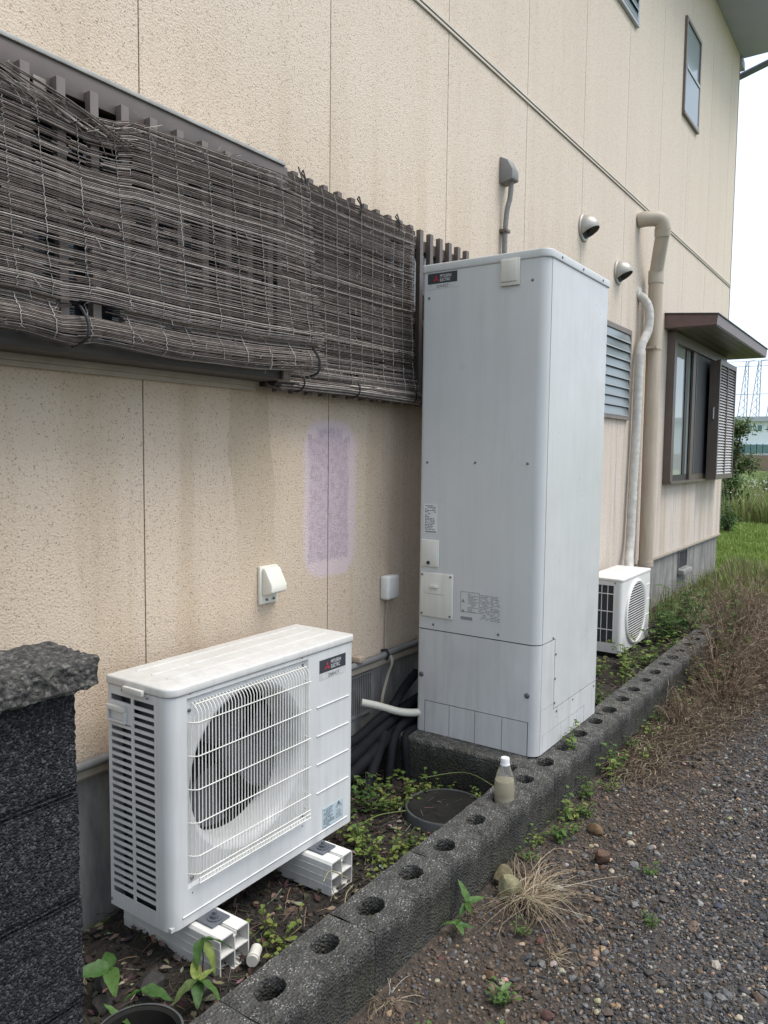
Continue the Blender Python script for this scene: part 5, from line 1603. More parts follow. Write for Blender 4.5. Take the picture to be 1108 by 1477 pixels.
# larger single stones
def big_stone(name, loc, s, colr, label, group, flat=0.7, seed=0):
    bm = bmesh.new()
    bmesh.ops.create_icosphere(bm, subdivisions=2, radius=1.0)
    r_ = random.Random(seed)
    dirs = [Vector((r_.gauss(0, 1), r_.gauss(0, 1), r_.gauss(0, 1))).normalized() for _ in range(9)]
    for v in bm.verts:
        p = v.co.copy()
        for d in dirs:            # facets
            k = p.dot(d)
            if k > 0.72: p -= d * (k - 0.72) * 0.85
        p *= 1 + 0.12 * noise.noise(p * 1.7 + Vector((seed, 0, 0)))
        v.co = Vector((p.x * s, p.y * s * r_.uniform(0.98, 1.02) * 0.8, p.z * s * flat))
    me = bpy.data.meshes.new(name)
    bm.to_mesh(me); bm.free()
    at = me.color_attributes.new('Col', 'FLOAT_COLOR', 'POINT')
    cl = []
    for v in me.vertices:
        k = 0.85 + 0.35 * noise.noise(v.co * (2.2 / s) + Vector((seed, 1, 0)))
        cl += [colr[0] * k, colr[1] * k, colr[2] * k, 1]
    at.data.foreach_set('color', cl)
    me.polygons.foreach_set('use_smooth', [True] * len(me.polygons)); me.set_sharp_from_angle(angle=R(28))
    o = link(name, me, 'stone')
    o.location = (loc[0], loc[1], loc[2] + s * flat * 0.45)
    o.rotation_euler.z = r_.uniform(0, 6)
    return tag(o, label, 'stone', group)
big_stone('stone', (2.735, 0.885, 0.008), 0.034, (0.115, 0.068, 0.045), 'large rust brown stone half buried in the gravel', None, 0.85, 3)
big_stone('stone', (2.93, 0.98, 0.006), 0.036, (0.15, 0.095, 0.05), 'ochre brown stone lying behind the rust brown one', None, 0.7, 4)
big_stone('stone', (2.915, 0.835, 0.004), 0.022, (0.50, 0.43, 0.34), 'bright cream coloured stone beside the rust brown stones', None, 0.7, 6)
big_stone('stone', (2.315, 1.060, 0.02), 0.046, (0.24, 0.22, 0.125), 'pale yellow mossy lump of stone behind the dry grass tuft', None, 1.1, 8)
big_stone('stone', (2.375, 1.112, 0.02), 0.042, (0.19, 0.16, 0.09), 'brown mossy stone against the block wall', None, 1.0, 9)
def on_gravel(px_list, label, group, colr, s, flat):
    for i, (x, y) in enumerate(px_list):
        big_stone('stone', (x, y, 0.012 * fbm(x, y, 2.2)), s * random.uniform(0.8, 1.25), tuple(c * random.uniform(0.85, 1.15) for c in colr), label, group, flat, 20 + i + int(s * 9000))
r3 = random.Random(77)
def spots(n, x0, x1, y0, y1): return [(r3.uniform(x0, x1), r3.uniform(y0, y1)) for _ in range(n)]
on_gravel(spots(30, 1.75, 3.9, 0.25, 1.08), 'small tan stone lying loose on the dark gravel', 'tan stones on the gravel', (0.42, 0.33, 0.23), 0.0115, 0.65)
on_gravel(spots(26, 1.7, 3.7, 0.25, 1.08), 'smooth dark grey cobble lying among the gravel', 'dark cobbles on the gravel', (0.065, 0.068, 0.075), 0.016, 0.6)
on_gravel(spots(10, 1.7, 2.9, 0.7, 1.1), 'reddish brown stone near the foot of the block wall', 'brown stones by the block wall', (0.11, 0.06, 0.045), 0.018, 0.7)
on_gravel(spots(12, 1.9, 4.2, 0.3, 1.05), 'pale grey angular stone on the gravel', 'pale stones on the gravel', (0.34, 0.34, 0.32), 0.0125, 0.6)
# rubble in the bed
for i, (x, y, s) in enumerate(((1.33, 1.68, 0.055), (1.27, 1.80, 0.045), (1.40, 1.56, 0.048), (1.25, 1.60, 0.04), (1.20, 1.72, 0.035))):
    big_stone('stone', (x, y, soil_z(x, y) - 0.01), s, (0.045, 0.042, 0.038), 'dark rough stone in the soil beside the black wall', 'stones in the bed', 0.8, 50 + i)
# ================================================================ plants
rp = random.Random(31)
GREENS = [(0.13, 0.20, 0.04), (0.18, 0.25, 0.06), (0.09, 0.16, 0.04), (0.24, 0.27, 0.07)]
def lcol(r_, pal=GREENS, k=1.0):
    c = r_.choice(pal); q = r_.uniform(0.75, 1.25) * k
    return tuple(v * q for v in c)
def weed_mesh(seed, h=0.12, stems=8, leaves=7, ll=0.03, lw=0.02, spread=0.06, pal=GREENS):
    r_ = random.Random(seed)
    mb, ms = MB(), MB()
    for s in range(stems):
        a = r_.uniform(0, 6.28); q = spread * math.sqrt(r_.random())
        b = Vector((q * math.cos(a) * 0.5, q * math.sin(a) * 0.5, 0))
        hh = h * r_.uniform(0.5, 1.1)
        tip = b + Vector((q * math.cos(a), q * math.sin(a), hh))
        mid = b.lerp(tip, 0.5) + Vector((r_.uniform(-1, 1), r_.uniform(-1, 1), 0)) * 0.012
        pts = tri_bend([b, mid, tip], 3)
        ms.cur = (0.10, 0.12, 0.045)
        ms.tube(pts, 0.0013, 4)
        n = r_.randint(int(leaves * 0.7), leaves)
        for k in range(n):
            t = 0.25 + 0.75 * k / max(1, n - 1)
            p = pts[min(len(pts) - 1, int(t * (len(pts) - 1)))]
            aa = k * 2.4 + r_.uniform(-0.5, 0.5)
            d = Vector((math.cos(aa), math.sin(aa), r_.uniform(-0.1, 0.5)))
            mb.cur = lcol(r_, pal)
            L = ll * r_.uniform(0.6, 1.25)
            # lobed leaf: a blade and two side lobes
            mb.leaf(p, d, (0, 0, 1), L, lw * L / ll, 0.3)
            if r_.random() < 0.7:
                for sg in (-0.8, 0.8):
                    d2 = Vector((math.cos(aa + sg), math.sin(aa + sg), d.z))
                    mb.leaf(p + d * L * 0.2, d2, (0, 0, 1), L * 0.6, lw * 0.6 * L / ll, 0.3)
    return mb.mesh('foliage', recalc=False), ms.mesh('stems', recalc=False)
WEEDS = [weed_mesh(1), weed_mesh(2, 0.16, 7, 8, 0.035, 0.022, 0.07), weed_mesh(3, 0.08, 12, 5, 0.020, 0.018, 0.075, [(0.26, 0.29, 0.07), (0.17, 0.23, 0.05)]), weed_mesh(4, 0.07, 9, 5, 0.024, 0.012, 0.05, [(0.09, 0.16, 0.035)]), weed_mesh(5, 0.22, 6, 10, 0.042, 0.022, 0.08, [(0.06, 0.12, 0.03), (0.09, 0.16, 0.04)])]
def weed(kind, x, y, z, s, label, group=None):
    t = thing('weed', label, 'weed', (x, y, z), group)
    WM[t] = Matrix.Identity(4)
    for nm, me, m in (('foliage', WEEDS[kind][0], 'leaf'), ('stems', WEEDS[kind][1], 'leaf')):
        o = link(nm, me, m)
        o.parent = t
    t.scale = (s, s, s)
    t.rotation_euler.z = rp.uniform(0, 6.28)
    return t
sz = soil_z
# in the bed by the mounting blocks and drain cover
for i, (k, x, y, s) in enumerate(((2, 2.20, 1.53, 1.0), (2, 2.30, 1.44, 0.9), (0, 2.24, 1.62, 0.9), (2, 2.13, 1.45, 0.8), (3, 2.36, 1.50, 1.0), (2, 2.42, 1.40, 0.7), (0, 2.30, 1.70, 0.9), (3, 2.12, 1.41, 0.8))):
    weed(k, x, y, sz(x, y), s, 'low yellow green weed growing between the mounting block and the drain cover', 'weeds between mounting block and drain cover')
for i, (k, x, y, s) in enumerate(((0, 2.60, 1.72, 0.8), (1, 2.78, 1.73, 0.8), (2, 2.66, 1.74, 0.9), (0, 2.86, 1.66, 0.8), (4, 2.55, 1.80, 0.7), (0, 2.87, 1.47, 0.6), (1, 2.68, 1.86, 0.8), (4, 2.42, 1.86, 0.8), (3, 2.84, 1.70, 1.0))):
    weed(k, x, y, sz(x, y), s, 'green weed growing in the shade between the drain cover and the hoses', 'weeds behind the drain cover')
weed(2, 1.64, 1.53, sz(1.64, 1.53), 1.1, 'small weed growing up against the open end of the slotted side mounting block')
weed(3, 1.66, 1.42, sz(1.66, 1.42), 0.7, 'tiny green seedling in the soil beside the drain pipe stub')
weed(3, 1.47, 1.40, sz(1.47, 1.40), 0.7, 'tiny seedling at the inner foot of the block wall')
for i, (x, y, k, s) in enumerate(((3.85, 1.11, 3, 1.0), (4.1, 1.10, 0, 0.7), (4.35, 1.11, 3, 1.2), (2.55, 1.11, 3, 0.8), (2.68, 1.12, 0, 0.6), (3.2, 1.10, 3, 1.2), (3.33, 1.05, 0, 0.5), (3.05, 1.06, 3, 0.9), (4.7, 1.08, 0, 0.9), (3.75, 1.02, 0, 0.6))):
    weed(k, x, y, 0.015, s, 'small green weed along the outer foot of the block wall', 'weeds along the wall foot')
for i, (x, y, k, s) in enumerate(((5.2, 1.06, 1, 1.4), (5.8, 1.0, 4, 1.2), (6.5, 1.2, 4, 1.6), (6.9, 1.3, 4, 1.7), (7.0, 0.9, 1, 2.2), (6.1, 1.12, 1, 1.8))):
    weed(k, x, y, 0.0, s, 'leafy green weed growing up through the dead weeds', 'green weeds among the dead ones')
# growing from block holes and along the wall outside
weed(0, 3.30, 1.235, 0.16, 1.0, 'bright weed sprouting from a block hole beside the tank')
weed(4, 3.62, 1.12, 0.01, 0.55, 'bright leafy weed at the outer foot of the block wall beside the tank')
weed(0, 3.50, 1.10, 0.01, 1.1, 'spreading weed at the outer foot of the block wall next to the leafy one')
weed(1, 2.98, 1.115, 0.01, 0.75, 'yellow green weed at the foot of the block wall below the bottle')
weed(3, 2.80, 1.09, 0.01, 1.2, 'sparse weed on bare earth beside the block wall')
weed(0, 2.88, 1.05, 0.005, 0.5, 'small clover like weed just off the block wall')
for x, y in ((1.757, 1.226), (1.97, 1.215)):
    weed(3, x, y, 0.135, 0.55, 'tiny seedling inside a hole of the block wall', 'seedlings in block holes')
for x, y, s in ((1.83, 0.86, 0.8), (1.60, 0.94, 0.7), (1.70, 0.78, 0.8), (2.45, 0.62, 0.6), (2.75, 0.72, 0.7), (1.66, 0.55, 0.8), (2.15, 0.95, 0.6)):
    weed(3, x, y, 0.005, s, 'small green sprout in the gravel', 'sprouts in the gravel')
# seedlings with big leaves, each leaf a part
def seedling(x, y, z, leaves, label, group=None, h=0.06):
    t = thing('seedling', label, 'seedling', (x, y, z), group)
    ms = MB(); ms.cur = (0.12, 0.10, 0.05)
    ms.tube([(x, y, z - 0.01), (x + 0.004, y, z + h * 0.5), (x, y + 0.003, z + h)], 0.0018, 5)
    ms.build('stem', 'leaf', t, recalc=False)
    for az, el, L, wd, c in leaves:
        mb = MB(); mb.cur = c
        d = Vector((math.cos(R(az)) * math.cos(R(el)), math.sin(R(az)) * math.cos(R(el)), math.sin(R(el))))
        b = Vector((x, y, z + h))
        mb.fine_leaf(b, d, L, wd, rp.uniform(0.25, 0.6), 0.2, rp.uniform(-0.5, 0.5))
        mb.build('leaf', 'leaf', t, recalc=False, smooth=True)
DG, MG, YG_ = (0.055, 0.125, 0.03), (0.085, 0.165, 0.04), (0.20, 0.26, 0.06)
seedling(1.335, 1.50, 0.03, ((-75, 10, 0.085, 0.04, MG), (170, 10, 0.075, 0.04, (0.12, 0.17, 0.06)), (-130, -10, 0.07, 0.035, DG), (60, 35, 0.07, 0.03, YG_), (-20, 30, 0.05, 0.02, YG_)), 'seedling with broad green leaves in front of the slotted side mounting block', None, 0.07)
seedling(1.42, 1.575, 0.04, ((-90, -25, 0.085, 0.032, YG_), (-150, 10, 0.085, 0.035, DG), (-40, 0, 0.08, 0.035, DG)), 'seedling with three drooping leaves beside the slotted side mounting block', None, 0.10)
seedling(1.24, 1.74, 0.03, ((170, 30, 0.10, 0.05, DG), (-120, 10, 0.10, 0.045, MG), (60, 30, 0.07, 0.04, DG)), 'dark green seedling at the foot of the heat pump by the black wall', None, 0.06)
seedling(1.25, 1.62, 0.03, ((-60, 15, 0.08, 0.05, DG), (150, 5, 0.05, 0.035, DG)), 'dark two leaved seedling on the stones by the black wall', None, 0.04)
seedling(1.16, 1.60, 0.02, ((-110, 45, 0.06, 0.02, MG), (100, 50, 0.05, 0.022, MG), (10, 30, 0.05, 0.022, DG)), 'slender seedling beside the plant pot', None, 0.04)
seedling(1.36, 1.42, 0.02, ((-60, 50, 0.055, 0.04, MG), (120, 20, 0.03, 0.02, MG)), 'single bright leaf sprouting against the near end of the block wall', None, 0.03)
seedling(2.10, 1.105, 0.01, ((80, 75, 0.07, 0.028, MG), (-150, 20, 0.055, 0.022, MG), (-40, 20, 0.06, 0.025, MG), (180, -5, 0.05, 0.02, DG)), 'upright seedling at the outer foot of the block wall beside the dry tuft', None, 0.07)
seedling(2.02, 1.10, 0.01, ((20, 15, 0.05, 0.025, MG), (-120, 15, 0.05, 0.025, MG), (120, 30, 0.04, 0.02, MG), (-60, 5, 0.055, 0.022, DG)), 'low seedling next to the upright one at the block wall', None, 0.04)
seedling(1.86, 0.87, 0.005, ((-20, 25, 0.045, 0.016, (0.13, 0.22, 0.07)), (110, 50, 0.05, 0.016, (0.13, 0.22, 0.07)), (200, 20, 0.035, 0.014, (0.13, 0.22, 0.07))), 'pale green seedling alone on the brown earth by the gravel', None, 0.02)

# dry grass tuft
def tuft(name, x, y, z, n, L0, L1, seed, label, cols, flat=0.35, cat='dry grass', group=None, r=0.0014, rise=0.5, fan=(0, 6.28), spread=0.012):
    r_ = random.Random(seed)
    mb = MB()
    for k in range(n):
        a = r_.uniform(*fan); L = r_.uniform(L0, L1) * (0.5 + 0.5 * r_.random())
        c = r_.choice(cols); q = r_.uniform(0.8, 1.2)
        mb.cur = tuple(v * q for v in c)
        el = r_.uniform(flat, rise)
        p = Vector((x + r_.gauss(0, spread), y + r_.gauss(0, spread), z))
        pts = [p]
        bend = r_.uniform(-1.1, 1.1)
        kink = r_.randint(1, 5); ka = r_.gauss(0, 0.5)
        for j in range(1, 7):
            t = j / 6
            e = el * (1 - 1.5 * t)
            aa = a + bend * t + (ka if j > kink else 0)
            p = p + Vector((math.cos(aa) * math.cos(e), math.sin(aa) * math.cos(e), math.sin(e))) * (L / 6)
            p.z = max(p.z, z + 0.004)
            pts.append(p)
        mb.tube(pts, [r * (1 - 0.75 * j / 6) for j in range(7)], 3, cap=False)
    return tag(mb.build(name, 'straw', recalc=False), label, cat, group)
STRAW = [(0.36, 0.29, 0.19), (0.28, 0.21, 0.135), (0.20, 0.15, 0.095), (0.42, 0.36, 0.26)]
tuft('dry_grass_tuft', 2.32, 1.00, 0.03, 210, 0.10, 0.36, 4, 'flattened tuft of straw coloured dry grass on the gravel by the wall', STRAW, 0.1, rise=1.0, fan=(-3.6, 0.6), spread=0.03)
tuft('dry_grass_tuft', 1.66, 1.115, 0.0, 55, 0.06, 0.17, 5, 'upright wisp of dry grass against the block joint', STRAW, 0.9, rise=1.4)
tuft('dry_grass_tuft', 2.45, 1.10, 0.02, 25, 0.08, 0.2, 6, 'thin dead stems standing by the mossy stones', [(0.16, 0.12, 0.08)], 0.8, rise=1.4)
tuft('dry_grass_tuft', 2.12, 0.82, 0.004, 30, 0.04, 0.12, 8, 'small scattered wisp of dry grass beyond the flattened tuft', STRAW, 0.15, rise=0.6)

# dead brush along the far end of the low wall
def brush(x, y, h, w, n, seed, label, cols, group=None):
    r_ = random.Random(seed)
    mb = MB()
    for k in range(n):
        a = r_.uniform(0, 6.28)
        q = w * math.sqrt(r_.random())
        b = Vector((x + 0.6 * q * math.cos(a), y + 0.6 * q * math.sin(a) * 0.7, 0.0))
        L = h * r_.uniform(0.5, 1.15)
        d = Vector((math.cos(a) * r_.uniform(0.1, 0.7), math.sin(a) * r_.uniform(0.1, 0.6), 1)).normalized()
        c = r_.choice(cols); qq = r_.uniform(0.75, 1.25)
        mb.cur = tuple(v * qq for v in c)
        pts = [b]
        for j in range(5):
            d = (d + Vector((r_.gauss(0, 0.16), r_.gauss(0, 0.16), -0.03 - 0.04 * j))).normalized()
            pts.append(pts[-1] + d * L / 5)
        mb.tube(pts, [0.0028 * (1 - 0.13 * j) for j in range(6)], 3, cap=False)
        for j in range(2, 6):
            for s in range(r_.randint(1, 3)):
                d2 = (d + Vector((r_.gauss(0, 0.7), r_.gauss(0, 0.7), r_.gauss(0.1, 0.4)))).normalized()
                p = pts[j]
                l2 = L * r_.uniform(0.10, 0.28)
                m_ = p + d2 * l2 * 0.5 + Vector((0, 0, -0.01))
                mb.tube([p, m_, p + d2 * l2 + Vector((0, 0, -0.02))], [0.0015, 0.0012, 0.0007], 3, cap=False)
    return tag(mb.build('dead_bush', 'straw', recalc=False), label, 'dead bush', group)
BR = [(0.17, 0.12, 0.082), (0.24, 0.175, 0.12), (0.36, 0.28, 0.20), (0.12, 0.084, 0.06)]
for i, (x, y, h, w_, n) in enumerate(((4.45, 1.02, 0.20, 0.16, 55), (5.0, 0.92, 0.30, 0.24, 60), (5.35, 1.0, 0.38, 0.26, 70), (5.6, 0.72, 0.36, 0.28, 60), (6.0, 1.00, 0.46, 0.30, 80), (6.35, 0.72, 0.46, 0.32, 70), (6.7, 1.1, 0.50, 0.34, 85), (7.2, 0.8, 0.46, 0.4, 80), (7.5, 1.2, 0.46, 0.36, 75), (6.2, 0.35, 0.40, 0.3, 50))):
    brush(x, y, h, w_, int(n * 1.35), 100 + i, 'tangled brown dead weeds leaning over the far end of the block wall', BR, 'dead weeds along the wall')
# long pale stalks arching by the far foundation
for i, (x, y) in enumerate(((7.1, 1.55), (7.7, 1.6), (8.4, 1.7))):
    tuft('arching_stalks', x, y, 0.0, 40, 0.35, 0.85, 60 + i, 'long pale stalks arching up in front of the far foundation', [(0.36, 0.32, 0.23), (0.28, 0.25, 0.17)], 0.9, 'stalks', 'stalks by the far foundation', 0.0035, 1.45)
# straw scattered on the ground below the dead brush
mb = MB()
for k in range(7500):
    u = rp.random()
    x = 3.5 + 3.6 * u; y = 1.12 - abs(rp.gauss(0, 0.26)) * (0.35 + 0.75 * min(1, u * 2.2))
    a = rp.uniform(0, 3.14); L = rp.uniform(0.03, 0.13)
    c = rp.choice(STRAW + BR); q = rp.uniform(0.7, 1.1)
    mb.cur = tuple(v * q for v in c)
    z = 0.014 + rp.uniform(0, 0.03)
    mb.tube([(x, y, z), (x + 0.5 * L * math.cos(a), y + 0.5 * L * math.sin(a), z + rp.uniform(0, 0.012)), (x + L * math.cos(a + 0.2), y + L * math.sin(a + 0.2), z + rp.uniform(-0.004, 0.01))], 0.0015, 3, cap=False)
o = stuff(mb.build('straw_litter', 'straw', recalc=False)); o['label'] = 'broken straw strewn on the ground under the dead weeds'; o['category'] = 'straw'
# leaf litter and twigs in the bed
mb = MB()
LIT = [(0.09, 0.07, 0.05), (0.15, 0.12, 0.085), (0.055, 0.044, 0.034), (0.24, 0.20, 0.15), (0.035, 0.03, 0.025)]
def litter_at(x, y, r_):
    z = sz(x, y) + 0.004
    mb.cur = tuple(v * r_.uniform(0.7, 1.2) for v in r_.choice(LIT))
    a = r_.uniform(0, 6.28)
    if r_.random() < 0.45:
        L = r_.uniform(0.012, 0.04)
        mb.leaf((x, y, z + r_.uniform(0, 0.012)), (math.cos(a), math.sin(a), r_.uniform(-0.15, 0.4)), (r_.uniform(-0.4, 0.4), r_.uniform(-0.4, 0.4), 1), L, L * 0.5, r_.uniform(-0.4, 0.6), r_.uniform(0, 0.6))
    else:
        L = r_.uniform(0.02, 0.10)
        mb.tube([(x, y, z), (x + L * 0.5 * math.cos(a), y + L * 0.5 * math.sin(a), z + r_.uniform(0, 0.012)), (x + L * math.cos(a + r_.uniform(-0.5, 0.5)), y + L * math.sin(a), z + r_.uniform(0, 0.015))], 0.0011, 3, cap=False)
for k in range(2300):
    litter_at(rp.uniform(0.95, 2.92), rp.uniform(1.335, 2.06), rp)
for k in range(700):
    litter_at(rp.uniform(3.9, 7.0), rp.uniform(1.36, 2.05), rp)
r9 = random.Random(90)
for k in range(26):
    a = r9.uniform(0, 6.28); q = 0.15 * math.sqrt(r9.random())
    x, y, z = 2.69 + q * math.cos(a), 1.525 + q * math.sin(a), 0.060
    mb.cur = tuple(v * r9.uniform(0.7, 1.2) for v in r9.choice(LIT))
    L = r9.uniform(0.012, 0.06); b = r9.uniform(0, 6.28)
    mb.tube([(x, y, z), (x + L * math.cos(b), y + L * math.sin(b), z + r9.uniform(0, 0.006))], 0.001, 3, cap=False)
o = stuff(mb.build('leaf_litter', 'litter', recalc=False)); o['label'] = 'dead leaves and twigs littering the dark soil of the bed'; o['category'] = 'leaf litter'
# clods
n = 5200
a, c = scatter(n, 0.9, 2.92, 1.335, 2.06)
s = 0.002 + 0.010 * rng.random(n) ** 3
me = pebbles('soil_crumbs', a, c, np.array([sz(p, q) for p, q in zip(a, c)]), s, np.array([(0.03, 0.024, 0.019)]) * rng.uniform(0.5, 2.0, (n, 1)))
o = stuff(link('soil_crumbs', me, 'stone')); o['label'] = 'crumbs of dark soil covering the bed'; o['category'] = 'soil'
# a few longer twigs in the bed
for i, (p0, p1, p2, lab) in enumerate((((2.02, 1.50, 0.04), (1.93, 1.46, 0.06), (1.84, 1.40, 0.02), 'thin pale vine stem lying between the two mounting blocks'),
                                   ((2.02, 1.52, 0.06), (1.95, 1.54, 0.11), (1.90, 1.53, 0.10), 'pale curling tendril on the side of the badge end mounting block'),
                                   ((2.60, 1.62, 0.05), (2.45, 1.70, 0.06), (2.30, 1.72, 0.05), 'green stem trailing over the soil behind the heat pump'),
                                   ((2.78, 1.70, 0.10), (2.90, 1.55, 0.12), (2.74, 1.32, 0.17), 'long thin stem leaning across the drain cover onto the block wall'))):
    m_ = MB(); m_.cur = (0.30, 0.27, 0.17) if i < 2 else (0.15, 0.19, 0.07)
    m_.tube(tri_bend([p0, p1, p2], 6), 0.0022, 5)
    tag(m_.build('stem', 'straw', recalc=False), lab, 'stem')

# ================================================================ greenery behind the wall end
for i, (x, y, k, s) in enumerate(((4.15, 1.50, 0, 1.4), (4.25, 1.75, 0, 1.2), (4.45, 1.52, 3, 1.6), (4.6, 1.62, 0, 1.2), (4.95, 1.50, 0, 1.4), (5.2, 1.55, 0, 1.6), (5.45, 1.5, 3, 1.8), (5.7, 1.55, 0, 1.6), (6.0, 1.48, 1, 1.4), (4.75, 1.8, 0, 1.5), (5.05, 1.75, 1, 1.2), (4.05, 1.42, 3, 1.3), (4.3, 1.40, 3, 1.2), (5.4, 1.62, 1, 1.2))):
    weed(k, x, y, sz(x, y), s, 'green weed growing between the block wall and the air conditioner', 'weeds by the air conditioner')
for i, (x, y, k, s) in enumerate(((6.36, 1.60, 4, 1.9), (6.48, 1.52, 4, 2.0), (6.6, 1.66, 4, 1.7), (6.25, 1.52, 4, 1.4), (6.75, 1.55, 4, 1.5))):
    weed(k, x, y, sz(x, y), s, 'tall broad leaved weed beside the fan of the air conditioner', 'tall weeds at the air conditioner')
def grass(name, n, x0, x1, yf, h0, h1, cols, label, wbl=0.006, seed=1, clump=True):
    r_ = random.Random(seed)
    mb = MB()
    for k in range(n):
        x = x0 + (x1 - x0) * r_.random() ** 1.0
        ya, yb = yf(x)
        y = r_.uniform(ya, yb)
        q = 0.75 + 0.5 * noise.noise(Vector((x * 1.1, y * 1.1, seed)))
        c = r_.choice(cols); qq = r_.uniform(0.75, 1.25)
        mb.cur = tuple(v * qq for v in c)
        h = r_.uniform(h0, h1) * q
        a = r_.uniform(0, 6.28)
        wd = Vector((math.cos(a + 1.57), math.sin(a + 1.57), 0)) * wbl
        b = Vector((x, y, -0.03)); lean = Vector((math.cos(a), math.sin(a), 0)) * h * r_.uniform(0.1, 0.5)
        m_ = b + lean * 0.35 + Vector((0, 0, h * 0.65)); t_ = b + lean + Vector((0, 0, h))
        i0, i1, i2, i3, i4 = mb.vert(b - wd), mb.vert(b + wd), mb.vert(m_ + wd * 0.7), mb.vert(m_ - wd * 0.7), mb.vert(t_)
        mb.face(i0, i1, i2, i3); mb.face(i3, i2, i4)
    o = stuff(mb.build(name, 'leaf', recalc=False)); o['label'] = label; o['category'] = 'grass'
    return o
LG = [(0.16, 0.22, 0.05), (0.21, 0.27, 0.07), (0.13, 0.19, 0.045), (0.26, 0.29, 0.10)]
grass('verge_grass', 9000, 6.9, 11.5, lambda x: (-0.3 + 0.13 * (x - 7), 2.0), 0.10, 0.38, LG + [(0.22, 0.17, 0.10), (0.26, 0.22, 0.13)], 'rough grass and dry stems beside the house corner', 0.006, 3)
grass('lawn', 26000, 11.3, 19.0, lambda x: (0.5 + 0.02 * x, 4.6), 0.05, 0.16, [(0.21, 0.29, 0.06), (0.25, 0.33, 0.075), (0.18, 0.26, 0.055)], 'short bright green grass beyond the house corner', 0.008, 4)
grass('tall_meadow_grass', 22000, 19.0, 33.0, lambda x: (1.0, 2.0 + 0.2 * x), 0.30, 0.85, LG + [(0.25, 0.25, 0.10), (0.24, 0.20, 0.11)], 'tall wild meadow grass behind the lawn', 0.016, 5)
grass('field_crop', 9000, 45.0, 80.0, lambda x: (3.0, 2.0 + 0.25 * x), 0.15, 0.45, [(0.20, 0.26, 0.09), (0.24, 0.29, 0.12)], 'pale green rows of crop in the far field', 0.05, 6)
# white flower heads in the meadow
n = 260
a, c = scatter(n, 19.0, 31.0, 2.0, 6.2)
me = pebbles('meadow_flowers', a, c, rng.uniform(0.4, 0.85, n), rng.uniform(0.018, 0.038, n), np.array([(0.62, 0.62, 0.55)]) * rng.uniform(0.8, 1.1, (n, 1)))
o = stuff(link('meadow_flowers', me, 'stone')); o['label'] = 'white flower heads scattered through the tall meadow grass'; o['category'] = 'flowers'
# shrubs
def shrub(x, y, h, w, n, seed, label, pal, ll=0.12):
    r_ = random.Random(seed)
    t = thing('shrub', label, 'shrub', (x, y, -0.03))
    tr = MB(); lf = MB()
    tr.cur = (0.09, 0.07, 0.05)
    cl = []
    for k in range(9):
        a = r_.uniform(0, 6.28)
        e = Vector((x + w * 0.75 * math.cos(a) * r_.random(), y + w * 0.75 * math.sin(a) * r_.random(), h * r_.uniform(0.35 if h > 2 else 0.12, 0.95)))
        tr.tube([(x, y, -0.05), Vector((x, y, 0)).lerp(e, 0.5) + Vector((0, 0, 0.1 * h)), e], [0.03 * h, 0.018 * h, 0.006 * h], 5)
        cl.append(e)
    for k in range(n):
        c = r_.choice(cl)
        p = c + Vector((r_.gauss(0, 1), r_.gauss(0, 1), r_.gauss(0, 0.8))) * w * 0.24
        p.z = max(p.z, 0.05)
        lf.cur = lcol(r_, pal, 0.75 + 0.35 * noise.noise(p * 2))
        lf.leaf(p, (r_.gauss(0, 1), r_.gauss(0, 1), r_.gauss(0, 0.6)), (r_.gauss(0, 0.4), r_.gauss(0, 0.4), 1), ll * r_.uniform(0.6, 1.3), ll * 0.5)
    tr.build('trunk', 'leaf', t, recalc=False)
    lf.build('crown', 'leaf', t, recalc=False)
shrub(33.0, 6.05, 2.9, 0.95, 2400, 5, 'leafy young tree standing beyond the louvred shutter', [(0.07, 0.13, 0.035), (0.12, 0.19, 0.05), (0.17, 0.22, 0.08)], 0.16)
shrub(20.5, 3.80, 1.25, 0.55, 900, 6, 'rounded green bush at the edge of the tall meadow', [(0.07, 0.14, 0.03), (0.11, 0.18, 0.04)], 0.10)
shrub(16.5, 3.05, 0.75, 0.35, 500, 7, 'small dark green bush close to the house corner', [(0.06, 0.13, 0.03), (0.09, 0.16, 0.04)], 0.07)
shrub(26.0, 3.55, 0.95, 0.6, 500, 8, 'low pale bush out in the meadow', [(0.10, 0.17, 0.05), (0.15, 0.21, 0.07)], 0.10)
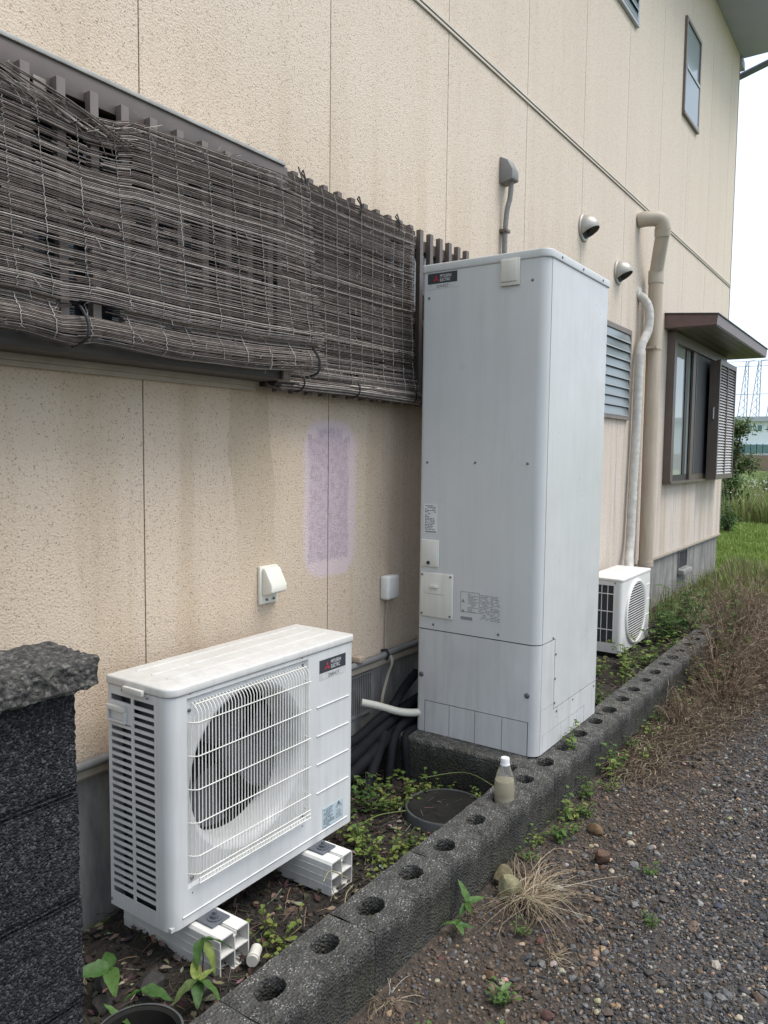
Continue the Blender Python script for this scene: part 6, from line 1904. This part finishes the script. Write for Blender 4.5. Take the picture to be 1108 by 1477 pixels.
# ================================================================ far buildings
wh = thing('warehouse', 'long pale blue grey warehouse across the fields', 'building', (105, 0, 0))
bx('wall', 'far_wall', wh, 95, 118, -40, 20, -0.5, 5.45)
bx('roof', 'far_roof', wh, 94.3, 119, -41, 21, 5.46, 6.0)
bx('plinth', 'far_brick', wh, 94.8, 94.99, -40, 20, -0.5, 1.75)
def far_window(y0, y1, z0, z1):
    f = bx('window', 'far_wall', wh, 94.90, 94.99, y0 - 0.08, y1 + 0.08, z0 - 0.08, z1 + 0.08)
    bx('pane', 'far_glass', f, 94.86, 94.89, y0, y1, z0, z1)
for k in range(-5, 22):
    y0 = 15.42 - 0.05 - k * 1.12 if k > 0 else 15.0 - k * 0.9
    y0 = 14.93 - (k - 1) * 0.62 * 2
    far_window(y0, y0 + 0.55, 1.95, 2.92)
    far_window(y0 - 0.60, y0 - 0.06, 1.95, 2.92)
for k in range(14):
    y0 = 15.9 - k * 1.0
    far_window(y0 - 0.45, y0, 4.45, 5.05)
# steel lattice masts of the net fence behind
def mast(y, lean, label):
    t = thing('lattice_mast', label, 'mast', (120, y, 0), 'net fence masts')
    v = MB(); v.box(119.95, 120.05, y - 0.05, y + 0.05, -0.5, 15.0); v.build('upright', 'far_steel', t)
    l = MB(); l.tube([(120, y + lean, -0.5), (120, y + 0.35, 15.0)], 0.05, 5); l.tube([(120, y + 0.36, -0.5), (120, y + 0.36, 15.0)], 0.04, 5); l.build('leg', 'far_steel', t)
    b = MB()
    k = 0
    for q in range(6, 15):
        z0, z1 = q, q + 1
        a = lean + (0.35 - lean) * (z0 + 0.5) / 15.5; c = lean + (0.35 - lean) * (z1 + 0.5) / 15.5
        b.tube([(120, y + a, z0), (120, y, z1)], 0.025, 4); b.tube([(120, y, z0), (120, y + c, z1)], 0.025, 4)
    b.tube([(120, y, 15.0), (120, y - 0.9, 15.1)], 0.03, 4)
    b.build('brace', 'far_steel', t)
for y in (20.35, 18.75, 16.6, 14.5, 12.4):
    mast(y, 2.0, 'thin steel lattice mast rising behind the warehouse')
cb_ = MB()
for z in (10.4, 14.3, 15.0):
    cb_.tube([(120, -20, z - 0.4), (120, 24, z)], 0.035, 4)
tag(cb_.build('net_cable', 'far_steel'), 'horizontal steel cables strung between the lattice masts', 'cable')
